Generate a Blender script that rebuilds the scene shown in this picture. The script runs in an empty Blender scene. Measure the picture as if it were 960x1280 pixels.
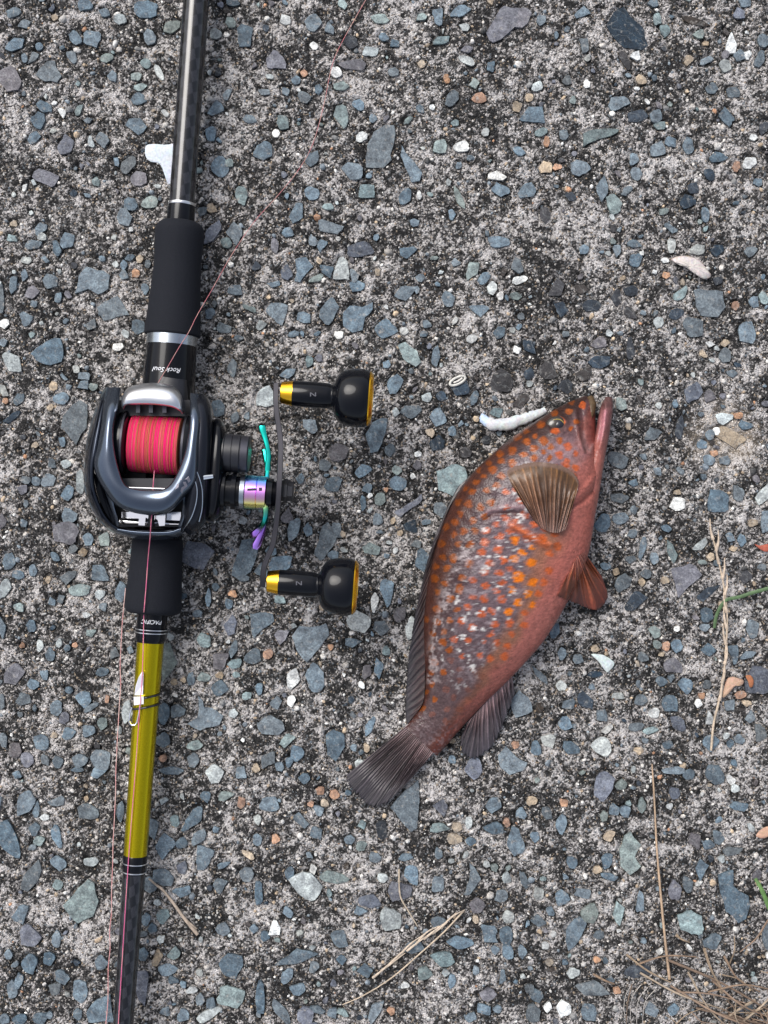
import bpy, math, random
import numpy as np
from mathutils import Vector
from mathutils.bvhtree import BVHTree

R = math.radians
sc = bpy.context.scene
col = sc.collection

# ------------------------------------------------------------------ camera, sky, sun, exposure
H = 0.55            # camera height above the slab, metres
S = 3000.0          # photograph pixels per metre on the slab
cam_d = bpy.data.cameras.new('camera')
cam = bpy.data.objects.new('camera', cam_d)
col.objects.link(cam)
cam.location = (0, 0, H)
cam_d.sensor_fit = 'VERTICAL'
cam_d.sensor_height = 36.0
cam_d.lens = 36.0 * H / (1280 / S)
cam_d.clip_start = 0.01
cam_d.clip_end = 500
sc.camera = cam

SUN_EL, SUN_AZ = 52.0, 318.0     # azimuth clockwise from +Y (top of the picture)
w = bpy.data.worlds.new('World')
sc.world = w
w.use_nodes = True
nt = w.node_tree
nt.nodes.clear()
sky = nt.nodes.new('ShaderNodeTexSky')
sky.sky_type = 'NISHITA'
sky.sun_disc = False
sky.sun_elevation = R(SUN_EL)
sky.sun_rotation = R(SUN_AZ)
sky.air_density = 1.0
sky.dust_density = 4.0
sky.ozone_density = 1.0
hs = nt.nodes.new('ShaderNodeHueSaturation')
hs.inputs['Saturation'].default_value = 0.55
bg = nt.nodes.new('ShaderNodeBackground')
bg.inputs['Strength'].default_value = 0.12
wo = nt.nodes.new('ShaderNodeOutputWorld')
nt.links.new(sky.outputs[0], hs.inputs['Color'])
nt.links.new(hs.outputs[0], bg.inputs['Color'])
nt.links.new(bg.outputs[0], wo.inputs['Surface'])

sun_d = bpy.data.lights.new('sun', 'SUN')
sun_d.energy = 1.3
sun_d.angle = R(38)
sun_d.color = (1.0, 0.98, 0.95)
sun = bpy.data.objects.new('sun', sun_d)
col.objects.link(sun)
sd = Vector((math.sin(R(SUN_AZ)) * math.cos(R(SUN_EL)), math.cos(R(SUN_AZ)) * math.cos(R(SUN_EL)), math.sin(R(SUN_EL))))
sun.rotation_euler = sd.to_track_quat('Z', 'Y').to_euler()
sun.location = sd * 3

vs = sc.view_settings
vs.view_transform = 'Standard'
vs.look = 'None'
vs.exposure = 0.80
vs.gamma = 1.0
vs.use_curve_mapping = False

# ------------------------------------------------------------------ helpers
def P(px, py, z=0.0):
    """photo pixel + height in mm -> world point"""
    k = (1 - z * 0.001 / H) / S
    return ((px - 480) * k, (640 - py) * k, z * 0.001)

def rpx(r, z):
    return r * (1 - z * 0.001 / H) / S

def tag(o, label=None, cat=None, group=None, kind=None):
    if label: o['label'] = label
    if cat: o['category'] = cat
    if group: o['group'] = group
    if kind: o['kind'] = kind
    return o

def empty(name, loc, label, cat, group=None):
    o = bpy.data.objects.new(name, None)
    o.empty_display_size = 0.01
    o.location = loc
    col.objects.link(o)
    o['org'] = list(loc)
    return tag(o, label, cat, group)

def org(o):
    while o is not None:
        if 'org' in o.keys():
            return Vector(o['org'])
        o = o.parent
    return Vector((0, 0, 0))

class MB:
    """collects verts / faces / uvs / colours for one mesh"""
    def __init__(s):
        s.v = []; s.f = []; s.uv = []; s.c = []
    def add(s, verts, faces, uv=None, colr=None):
        b = len(s.v)
        s.v += [tuple(p) for p in verts]
        s.f += [tuple(i + b for i in f) for f in faces]
        n = len(verts)
        s.uv += [tuple(x) for x in uv] if uv is not None else [(0, 0)] * n
        s.c += [tuple(x) for x in colr] if colr is not None else [(1, 1, 1)] * n
    def build(s, name, mat, parent=None, smooth=True, sharp=35, origin=None):
        o0 = org(parent) if parent else (Vector(origin) if origin is not None else Vector((0, 0, 0)))
        a = np.array(s.v, dtype=float) - np.array(o0)
        me = bpy.data.meshes.new(name)
        me.from_pydata(a.tolist(), [], s.f)
        me.update()
        if len(me.polygons):
            me.polygons.foreach_set('use_smooth', [smooth] * len(me.polygons))
            if smooth: me.set_sharp_from_angle(angle=R(sharp))
        li = np.zeros(len(me.loops), dtype=np.int32)
        me.loops.foreach_get('vertex_index', li)
        ul = me.uv_layers.new(name='UVMap')
        ul.data.foreach_set('uv', np.array(s.uv, dtype=np.float32)[li].ravel())
        ca = me.color_attributes.new('Col', 'FLOAT_COLOR', 'POINT')
        cc = np.ones((len(s.v), 4), dtype=np.float32)
        cc[:, :3] = np.array(s.c, dtype=np.float32)
        ca.data.foreach_set('color', cc.ravel())
        me.materials.append(mat)
        o = bpy.data.objects.new(name, me)
        col.objects.link(o)
        if parent: o.parent = parent
        elif origin is not None:
            o.location = o0
            o['org'] = list(o0)
        return o

def cr(pts, n, closed=False):
    """Catmull-Rom resample: n samples per span"""
    p = np.array(pts, dtype=float)
    m = len(p)
    out = []
    spans = m if closed else m - 1
    for i in range(spans):
        if closed:
            a, b, c, d = p[(i - 1) % m], p[i], p[(i + 1) % m], p[(i + 2) % m]
        else:
            b, c = p[i], p[i + 1]
            a = p[i - 1] if i > 0 else 2 * b - c
            d = p[i + 2] if i + 2 < m else 2 * c - b
        for j in range(n):
            t = j / n
            out.append(0.5 * ((2 * b) + (c - a) * t + (2 * a - 5 * b + 4 * c - d) * t * t + (3 * b - a - 3 * c + d) * t ** 3))
    if not closed:
        out.append(p[-1])
    return np.array(out)

def tube_w(mb, pts, rad, n=12, caps=True, flat=None, colr=None):
    """tube along world points; rad list (or (ra, rb) pairs: across / up)"""
    pts = [Vector(p) for p in pts]
    m = len(pts)
    verts = []; uv = []; cols = []
    L = 0
    up = Vector((0, 0, 1))
    for i, p in enumerate(pts):
        t = (pts[min(i + 1, m - 1)] - pts[max(i - 1, 0)])
        if t.length < 1e-12: t = Vector((0, 1, 0))
        t.normalize()
        a = t.cross(up)
        if a.length < 1e-4: a = t.cross(Vector((0, 1, 0)))
        a.normalize()
        b = a.cross(t)
        if i: L += (p - pts[i - 1]).length
        r = rad[i]
        ra, rb = r if isinstance(r, (tuple, list)) else (r, r)
        for k in range(n):
            th = 2 * math.pi * k / n
            verts.append(p + a * (ra * math.cos(th)) + b * (rb * math.sin(th)))
            uv.append((k / n, L))
            cols.append(colr if colr else (1, 1, 1))
    faces = []
    for i in range(m - 1):
        for k in range(n):
            k2 = (k + 1) % n
            faces.append((i * n + k, i * n + k2, (i + 1) * n + k2, (i + 1) * n + k))
    if caps:
        faces.append(tuple(range(n - 1, -1, -1)))
        faces.append(tuple((m - 1) * n + k for k in range(n)))
    mb.add(verts, faces, uv, cols)

def tube(mb, path, n=12, caps=True, colr=None):
    """path of (px, py, z_mm, r_px)"""
    tube_w(mb, [P(a, b, c) for a, b, c, d in path], [rpx(d, c) if not isinstance(d, (tuple, list)) else (rpx(d[0], c), rpx(d[1], c)) for a, b, c, d in path], n, caps, colr=colr)

def grid(mb, g, closed_u=False, colr=None, flip=False):
    """g[nv][nu] world points"""
    g = np.array(g)
    nv, nu = g.shape[:2]
    faces = []
    for i in range(nv - 1):
        for j in range(nu if closed_u else nu - 1):
            j2 = (j + 1) % nu
            f = (i * nu + j, i * nu + j2, (i + 1) * nu + j2, (i + 1) * nu + j)
            faces.append(f[::-1] if flip else f)
    uv = [(j / nu, i / nv) for i in range(nv) for j in range(nu)]
    mb.add(g.reshape(-1, 3), faces, uv, colr)

def loft(mb, rows, nu=5, nv=4, closed_u=False, flip=False):
    """rows of control points (px,py,z); Catmull-Rom both ways"""
    rows = [cr(r, nu, closed_u) for r in rows]
    a = np.array(rows)
    b = np.array([cr(a[:, j], nv) for j in range(a.shape[1])]).transpose(1, 0, 2)
    g = [[P(*q) for q in r] for r in b]
    grid(mb, g, closed_u, flip=flip)
    return b

# ---- value noise for numpy work
def vnoise(x, y, scale, seed):
    rs = np.random.RandomState(seed)
    T = rs.rand(256, 256)
    X = np.asarray(x) / scale + 1000; Y = np.asarray(y) / scale + 1000
    xi = np.floor(X).astype(int); yi = np.floor(Y).astype(int)
    fx = X - xi; fy = Y - yi
    fx = fx * fx * (3 - 2 * fx); fy = fy * fy * (3 - 2 * fy)
    xi0 = xi % 256; yi0 = yi % 256; xi1 = (xi + 1) % 256; yi1 = (yi + 1) % 256
    return (T[xi0, yi0] * (1 - fx) + T[xi1, yi0] * fx) * (1 - fy) + (T[xi0, yi1] * (1 - fx) + T[xi1, yi1] * fx) * fy

def segdist(x, y, poly):
    """distance from points to an open polyline"""
    x = np.asarray(x, float); y = np.asarray(y, float)
    d = np.full(x.shape, 1e9)
    for (ax, ay), (bx, by) in zip(poly[:-1], poly[1:]):
        dx, dy = bx - ax, by - ay
        t = np.clip(((x - ax) * dx + (y - ay) * dy) / (dx * dx + dy * dy + 1e-12), 0, 1)
        d = np.minimum(d, np.hypot(x - ax - t * dx, y - ay - t * dy))
    return d

# ------------------------------------------------------------------ materials
def mat(name, base=(0.5, 0.5, 0.5), rough=0.5, metal=0.0, coat=0.0, spec=0.5, vcol=False, ior=None):
    m = bpy.data.materials.new(name)
    m.use_nodes = True
    n = m.node_tree
    b = n.nodes['Principled BSDF']
    b.inputs['Base Color'].default_value = (*base, 1)
    b.inputs['Roughness'].default_value = rough
    b.inputs['Metallic'].default_value = metal
    b.inputs['Coat Weight'].default_value = coat
    b.inputs['Coat Roughness'].default_value = 0.06
    b.inputs['Specular IOR Level'].default_value = spec
    if ior: b.inputs['IOR'].default_value = ior
    return m

def nn(m, t, **kw):
    x = m.node_tree.nodes.new(t)
    for k, v in kw.items():
        if k in x.inputs.keys(): x.inputs[k].default_value = v
        else: setattr(x, k, v)
    return x

def lk(m, a, b):
    m.node_tree.links.new(a, b)

def ramp(m, fac, stops, interp='LINEAR'):
    r = nn(m, 'ShaderNodeValToRGB')
    r.color_ramp.interpolation = interp
    e = r.color_ramp.elements
    while len(e) < len(stops): e.new(0.5)
    for i, (p, c) in enumerate(stops):
        e[i].position = p
        e[i].color = (*c, 1) if len(c) == 3 else c
    lk(m, fac, r.inputs['Fac'])
    return r

def mix(m, fac, a, b, mode='MIX'):
    x = m.node_tree.nodes.new('ShaderNodeMix')
    x.data_type = 'RGBA'
    x.blend_type = mode
    for s, v in ((0, fac), (6, a), (7, b)):
        if hasattr(v, 'is_output'): lk(m, v, x.inputs[s])
        elif isinstance(v, (int, float)): x.inputs[s].default_value = v
        else: x.inputs[s].default_value = (*v, 1)
    return x.outputs[2]

def math_(m, op, a, b=None):
    x = nn(m, 'ShaderNodeMath', operation=op)
    for i, v in enumerate((a, b)):
        if v is None: continue
        if hasattr(v, 'is_output'): lk(m, v, x.inputs[i])
        else: x.inputs[i].default_value = v
    return x.outputs[0]

def bsdf(m): return m.node_tree.nodes['Principled BSDF']

def pos(m): return nn(m, 'ShaderNodeNewGeometry').outputs['Position']

def noise(m, vec, scale, detail=2.0, rough=0.5):
    x = nn(m, 'ShaderNodeTexNoise')
    x.inputs['Scale'].default_value = scale
    x.inputs['Detail'].default_value = detail
    x.inputs['Roughness'].default_value = rough
    lk(m, vec, x.inputs['Vector'])
    return x

def bump(m, h, strength, dist):
    x = nn(m, 'ShaderNodeBump')
    x.inputs['Strength'].default_value = strength
    x.inputs['Distance'].default_value = dist
    lk(m, h, x.inputs['Height'])
    lk(m, x.outputs[0], bsdf(m).inputs['Normal'])

def attr(m, name):
    return nn(m, 'ShaderNodeAttribute', attribute_name=name)

# ground concrete
def concrete():
    m = mat('weathered concrete', rough=0.9, spec=0.25)
    p = pos(m)
    big = noise(m, p, 38, 3, 0.55).outputs[0]
    mid = noise(m, p, 210, 3, 0.6).outputs[0]
    fine = noise(m, p, 900, 4, 0.8).outputs[0]
    def cells(scale, off):
        mp = nn(m, 'ShaderNodeMapping')
        mp.inputs['Location'].default_value = (off, off * 0.7, 0)
        lk(m, p, mp.inputs['Vector'])
        # ragged cell edges: nudge the lookup with noise
        nz = nn(m, 'ShaderNodeTexNoise')
        nz.inputs['Scale'].default_value = scale * 1.2
        lk(m, p, nz.inputs['Vector'])
        ad = nn(m, 'ShaderNodeVectorMath', operation='MULTIPLY_ADD')
        lk(m, nz.outputs['Color'], ad.inputs[0])
        ad.inputs[1].default_value = (0.7 / scale,) * 3
        lk(m, mp.outputs[0], ad.inputs[2])
        v = nn(m, 'ShaderNodeTexVoronoi')
        v.inputs['Scale'].default_value = scale
        lk(m, ad.outputs[0], v.inputs['Vector'])
        sp = nn(m, 'ShaderNodeSeparateColor')
        lk(m, v.outputs['Color'], sp.inputs[0])
        return v.outputs['Distance'], sp.outputs
    d1, c1 = cells(620, 0.3)
    d2, c2 = cells(1500, 0.9)
    f = math_(m, 'ADD', math_(m, 'MULTIPLY', big, 0.70), math_(m, 'MULTIPLY', mid, 0.83))
    f = math_(m, 'ADD', f, math_(m, 'MULTIPLY', fine, 0.45))
    f = math_(m, 'ADD', f, math_(m, 'MULTIPLY', c1[0], 0.22))
    f = math_(m, 'ADD', f, math_(m, 'MULTIPLY', c2[0], 0.26))
    f = math_(m, 'MULTIPLY', f, 0.4065)
    f = math_(m, 'ADD', f, math_(m, 'MULTIPLY', attr(m, 'pit').outputs['Fac'], 0.08))
    base = ramp(m, f, [(0.425, (0.017, 0.0166, 0.0165)), (0.480, (0.048, 0.0455, 0.044)), (0.510, (0.14, 0.131, 0.125)), (0.540, (0.42, 0.393, 0.378)), (0.61, (0.66, 0.63, 0.615))]).outputs[0]
    # single grains of other rock
    grain = ramp(m, c2[1], [(0.0, (0.05, 0.05, 0.05)), (0.4, (0.17, 0.19, 0.205)), (0.6, (0.34, 0.27, 0.20)), (0.8, (0.58, 0.55, 0.51)), (1.0, (0.80, 0.78, 0.76))], 'CONSTANT').outputs[0]
    gm = ramp(m, c2[2], [(0.84, (0, 0, 0)), (0.86, (0.8, 0.8, 0.8))]).outputs[0]
    c = mix(m, gm, base, grain)
    tan = mix(m, math_(m, 'MULTIPLY', attr(m, 'pit').outputs['Fac'], 0.5), c, (0.52, 0.43, 0.33), 'MIX')
    lk(m, tan, bsdf(m).inputs['Base Color'])
    h = math_(m, 'ADD', math_(m, 'MULTIPLY', mid, 0.5), math_(m, 'ADD', fine, math_(m, 'ADD', math_(m, 'MULTIPLY', d2, -0.7), math_(m, 'MULTIPLY', c2[0], 0.35))))
    bump(m, h, 1.0, 0.0011)
    return m

def stone_mat():
    m = mat('slate chips', rough=0.72, spec=0.35)
    p = pos(m)
    c = attr(m, 'Col').outputs['Color']
    n1 = noise(m, p, 260, 4, 0.65).outputs[0]
    n2 = noise(m, p, 1300, 3, 0.7).outputs[0]
    k = ramp(m, n1, [(0.30, (0.52, 0.52, 0.53)), (0.5, (1.0, 1.0, 1.0)), (0.68, (1.55, 1.55, 1.50))]).outputs[0]
    c = mix(m, 1.0, c, k, 'MULTIPLY')
    k2 = ramp(m, n2, [(0.32, (0.58, 0.58, 0.58)), (0.5, (0.95, 0.95, 0.95)), (0.68, (1.42, 1.42, 1.40))]).outputs[0]
    c = mix(m, 1.0, c, k2, 'MULTIPLY')
    w_ = nn(m, 'ShaderNodeTexWave', wave_type='BANDS', bands_direction='DIAGONAL')
    w_.inputs['Scale'].default_value = 120
    w_.inputs['Distortion'].default_value = 14
    w_.inputs['Detail'].default_value = 4
    lk(m, p, w_.inputs['Vector'])
    vein = ramp(m, w_.outputs[0], [(0.93, (0, 0, 0)), (1.0, (0.13, 0.13, 0.13))]).outputs[0]
    c = mix(m, vein, c, (0.40, 0.43, 0.43))
    # cement crust and grime left on the chips
    n3 = noise(m, p, 420, 5, 0.7).outputs[0]
    crust = ramp(m, n3, [(0.58, (0, 0, 0)), (0.68, (0.65, 0.65, 0.65))]).outputs[0]
    c = mix(m, crust, c, (0.30, 0.285, 0.265))
    grime = ramp(m, n3, [(0.30, (0.75, 0.75, 0.75)), (0.38, (0, 0, 0))]).outputs[0]
    c = mix(m, grime, c, (0.04, 0.04, 0.042))
    lk(m, c, bsdf(m).inputs['Base Color'])
    bump(m, math_(m, 'ADD', n1, math_(m, 'MULTIPLY', n2, 0.5)), 0.7, 0.0007)
    return m

M = {}
M['concrete'] = concrete()
M['stone'] = stone_mat()
M['black_gloss'] = mat('black gloss', (0.0035, 0.004, 0.006), 0.10, 0, 0.0, 0.24)
M['black_satin'] = mat('black satin', (0.012, 0.0125, 0.017), 0.38)
M['dark_metal'] = mat('dark anodised metal', (0.055, 0.055, 0.068), 0.42, 0.7)
M['arm_grey'] = mat('handle arm grey', (0.034, 0.033, 0.040), 0.42, 0.6)
M['gun'] = mat('gunmetal paint', (0.10, 0.12, 0.155), 0.14, 0.9, 0.0)
M['gun_dark'] = mat('dark gunmetal paint', (0.016, 0.018, 0.025), 0.2, 0.6, 0.0, 0.35)
M['gun_mid'] = mat('black gunmetal paint', (0.026, 0.031, 0.043), 0.16, 0.8)
M['chrome'] = mat('chrome', (0.75, 0.75, 0.77), 0.12, 1.0)
M['silver'] = mat('satin silver', (0.72, 0.72, 0.74), 0.3, 1.0)
M['gold'] = mat('gold anodised', (0.95, 0.50, 0.03), 0.22, 1.0)
M['ring_silver'] = mat('grey ring', (0.42, 0.46, 0.50), 0.25, 1.0)
M['polished'] = mat('pale polished steel', (0.92, 0.90, 0.93), 0.42, 0.8)
M['white_print'] = mat('white print', (0.75, 0.76, 0.8), 0.4)
M['grey_print'] = mat('grey print', (0.20, 0.19, 0.22), 0.4, 0.5)
M['faint_print'] = mat('faint print', (0.07, 0.07, 0.085), 0.4)

def foam():
    m = mat('eva foam', (0.0085, 0.0095, 0.014), 0.85, spec=0.25)
    p = pos(m)
    n = noise(m, p, 2600, 2, 0.6).outputs[0]
    lk(m, ramp(m, n, [(0.3, (0.004, 0.005, 0.008)), (0.7, (0.009, 0.0105, 0.016))]).outputs[0], bsdf(m).inputs['Base Color'])
    bump(m, n, 0.35, 0.0003)
    return m
M['foam'] = foam()

def carbon():
    m = mat('carbon blank', (0.01, 0.01, 0.012), 0.1, 0.0, 0.0, 0.7)
    uv = nn(m, 'ShaderNodeTexCoord').outputs['UV']
    mp = nn(m, 'ShaderNodeMapping')
    mp.inputs['Scale'].default_value = (12, 230, 1)
    mp.inputs['Rotation'].default_value = (0, 0, R(18))
    lk(m, uv, mp.inputs['Vector'])
    ch = nn(m, 'ShaderNodeTexChecker')
    ch.inputs['Scale'].default_value = 1.0
    ch.inputs['Color1'].default_value = (0.002, 0.002, 0.003, 1)
    ch.inputs['Color2'].default_value = (0.016, 0.016, 0.020, 1)
    lk(m, mp.outputs[0], ch.inputs['Vector'])
    lk(m, ch.outputs['Color'], bsdf(m).inputs['Base Color'])
    return m
M['carbon'] = carbon()

def goldtube():
    m = mat('yellow gold tube', (0.62, 0.46, 0.008), 0.2, 0.85, 0.0)
    p = pos(m)
    n = noise(m, p, 1500, 2, 0.6).outputs[0]
    lk(m, ramp(m, n, [(0.3, (0.42, 0.335, 0.004)), (0.7, (0.47, 0.38, 0.006))]).outputs[0], bsdf(m).inputs['Base Color'])
    return m
M['goldtube'] = goldtube()

def rainbow():
    m = mat('oil slick anodised metal', (0.3, 0.5, 0.8), 0.2, 1.0, 0.3)
    p = pos(m)
    n = noise(m, p, 90, 1, 0.5).outputs[0]
    s = nn(m, 'ShaderNodeSeparateXYZ')
    lk(m, p, s.inputs[0])
    t = math_(m, 'MULTIPLY', math_(m, 'SUBTRACT', 0.0165, s.outputs[1]), 69.0)
    t = math_(m, 'ADD', t, math_(m, 'MULTIPLY', math_(m, 'SUBTRACT', n, 0.5), 0.35))
    t = math_(m, 'MULTIPLY', math_(m, 'MAXIMUM', t, 0.0), 0.42)
    r = ramp(m, t, [(0.0, (0.02, 0.80, 0.60)), (0.07, (0.05, 0.65, 0.98)), (0.15, (0.28, 0.38, 0.98)), (0.24, (0.78, 0.32, 0.95)), (0.32, (0.98, 0.50, 0.70)), (0.38, (0.95, 0.80, 0.25)), (0.44, (0.20, 0.55, 0.25)), (0.52, (0.02, 0.55, 0.50)), (0.62, (0.01, 0.22, 0.14)), (0.72, (0.50, 0.22, 0.85)), (0.92, (0.62, 0.32, 0.98)), (1.0, (0.05, 0.75, 0.95))])
    lk(m, r.outputs[0], bsdf(m).inputs['Base Color'])
    return m
M['rainbow'] = rainbow()

def braid():
    m = mat('braided line', (0.75, 0.05, 0.16), 0.5)
    lk(m, attr(m, 'Col').outputs['Color'], bsdf(m).inputs['Base Color'])
    p = pos(m)
    bump(m, noise(m, p, 3000, 1).outputs[0], 0.2, 0.0001)
    return m
M['braid'] = braid()

def vcolmat(name, rough, coat=0.0, bscale=None, bstr=0.3, bdist=0.0003, spec=0.5, voro=False):
    m = mat(name, rough=rough, coat=coat, spec=spec)
    c = attr(m, 'Col').outputs['Color']
    p = pos(m)
    n = noise(m, p, 900, 3, 0.6).outputs[0]
    k = ramp(m, n, [(0.3, (0.82, 0.82, 0.82)), (0.7, (1.16, 1.16, 1.16))]).outputs[0]
    lk(m, mix(m, 1.0, c, k, 'MULTIPLY'), bsdf(m).inputs['Base Color'])
    if bscale:
        if voro:
            v = nn(m, 'ShaderNodeTexVoronoi')
            v.inputs['Scale'].default_value = bscale
            lk(m, p, v.inputs['Vector'])
            bump(m, v.outputs['Distance'], bstr, bdist)
        else:
            bump(m, noise(m, p, bscale, 3).outputs[0], bstr, bdist)
    return m
M['fish'] = vcolmat('wet fish skin', 0.30, 0.0, 1250, 0.45, 0.00028, spec=0.30, voro=True)
M['fin'] = vcolmat('fish fin', 0.42, 0.15, 1500, 0.3, 0.0002)
M['straw'] = vcolmat('dry straw', 0.75, 0, 1200, 0.4, 0.0002)
M['shell'] = vcolmat('shell', 0.45, 0, 700, 0.4, 0.0004)
M['leaf'] = vcolmat('leaf', 0.6, 0, 1200, 0.4, 0.0002)

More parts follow.
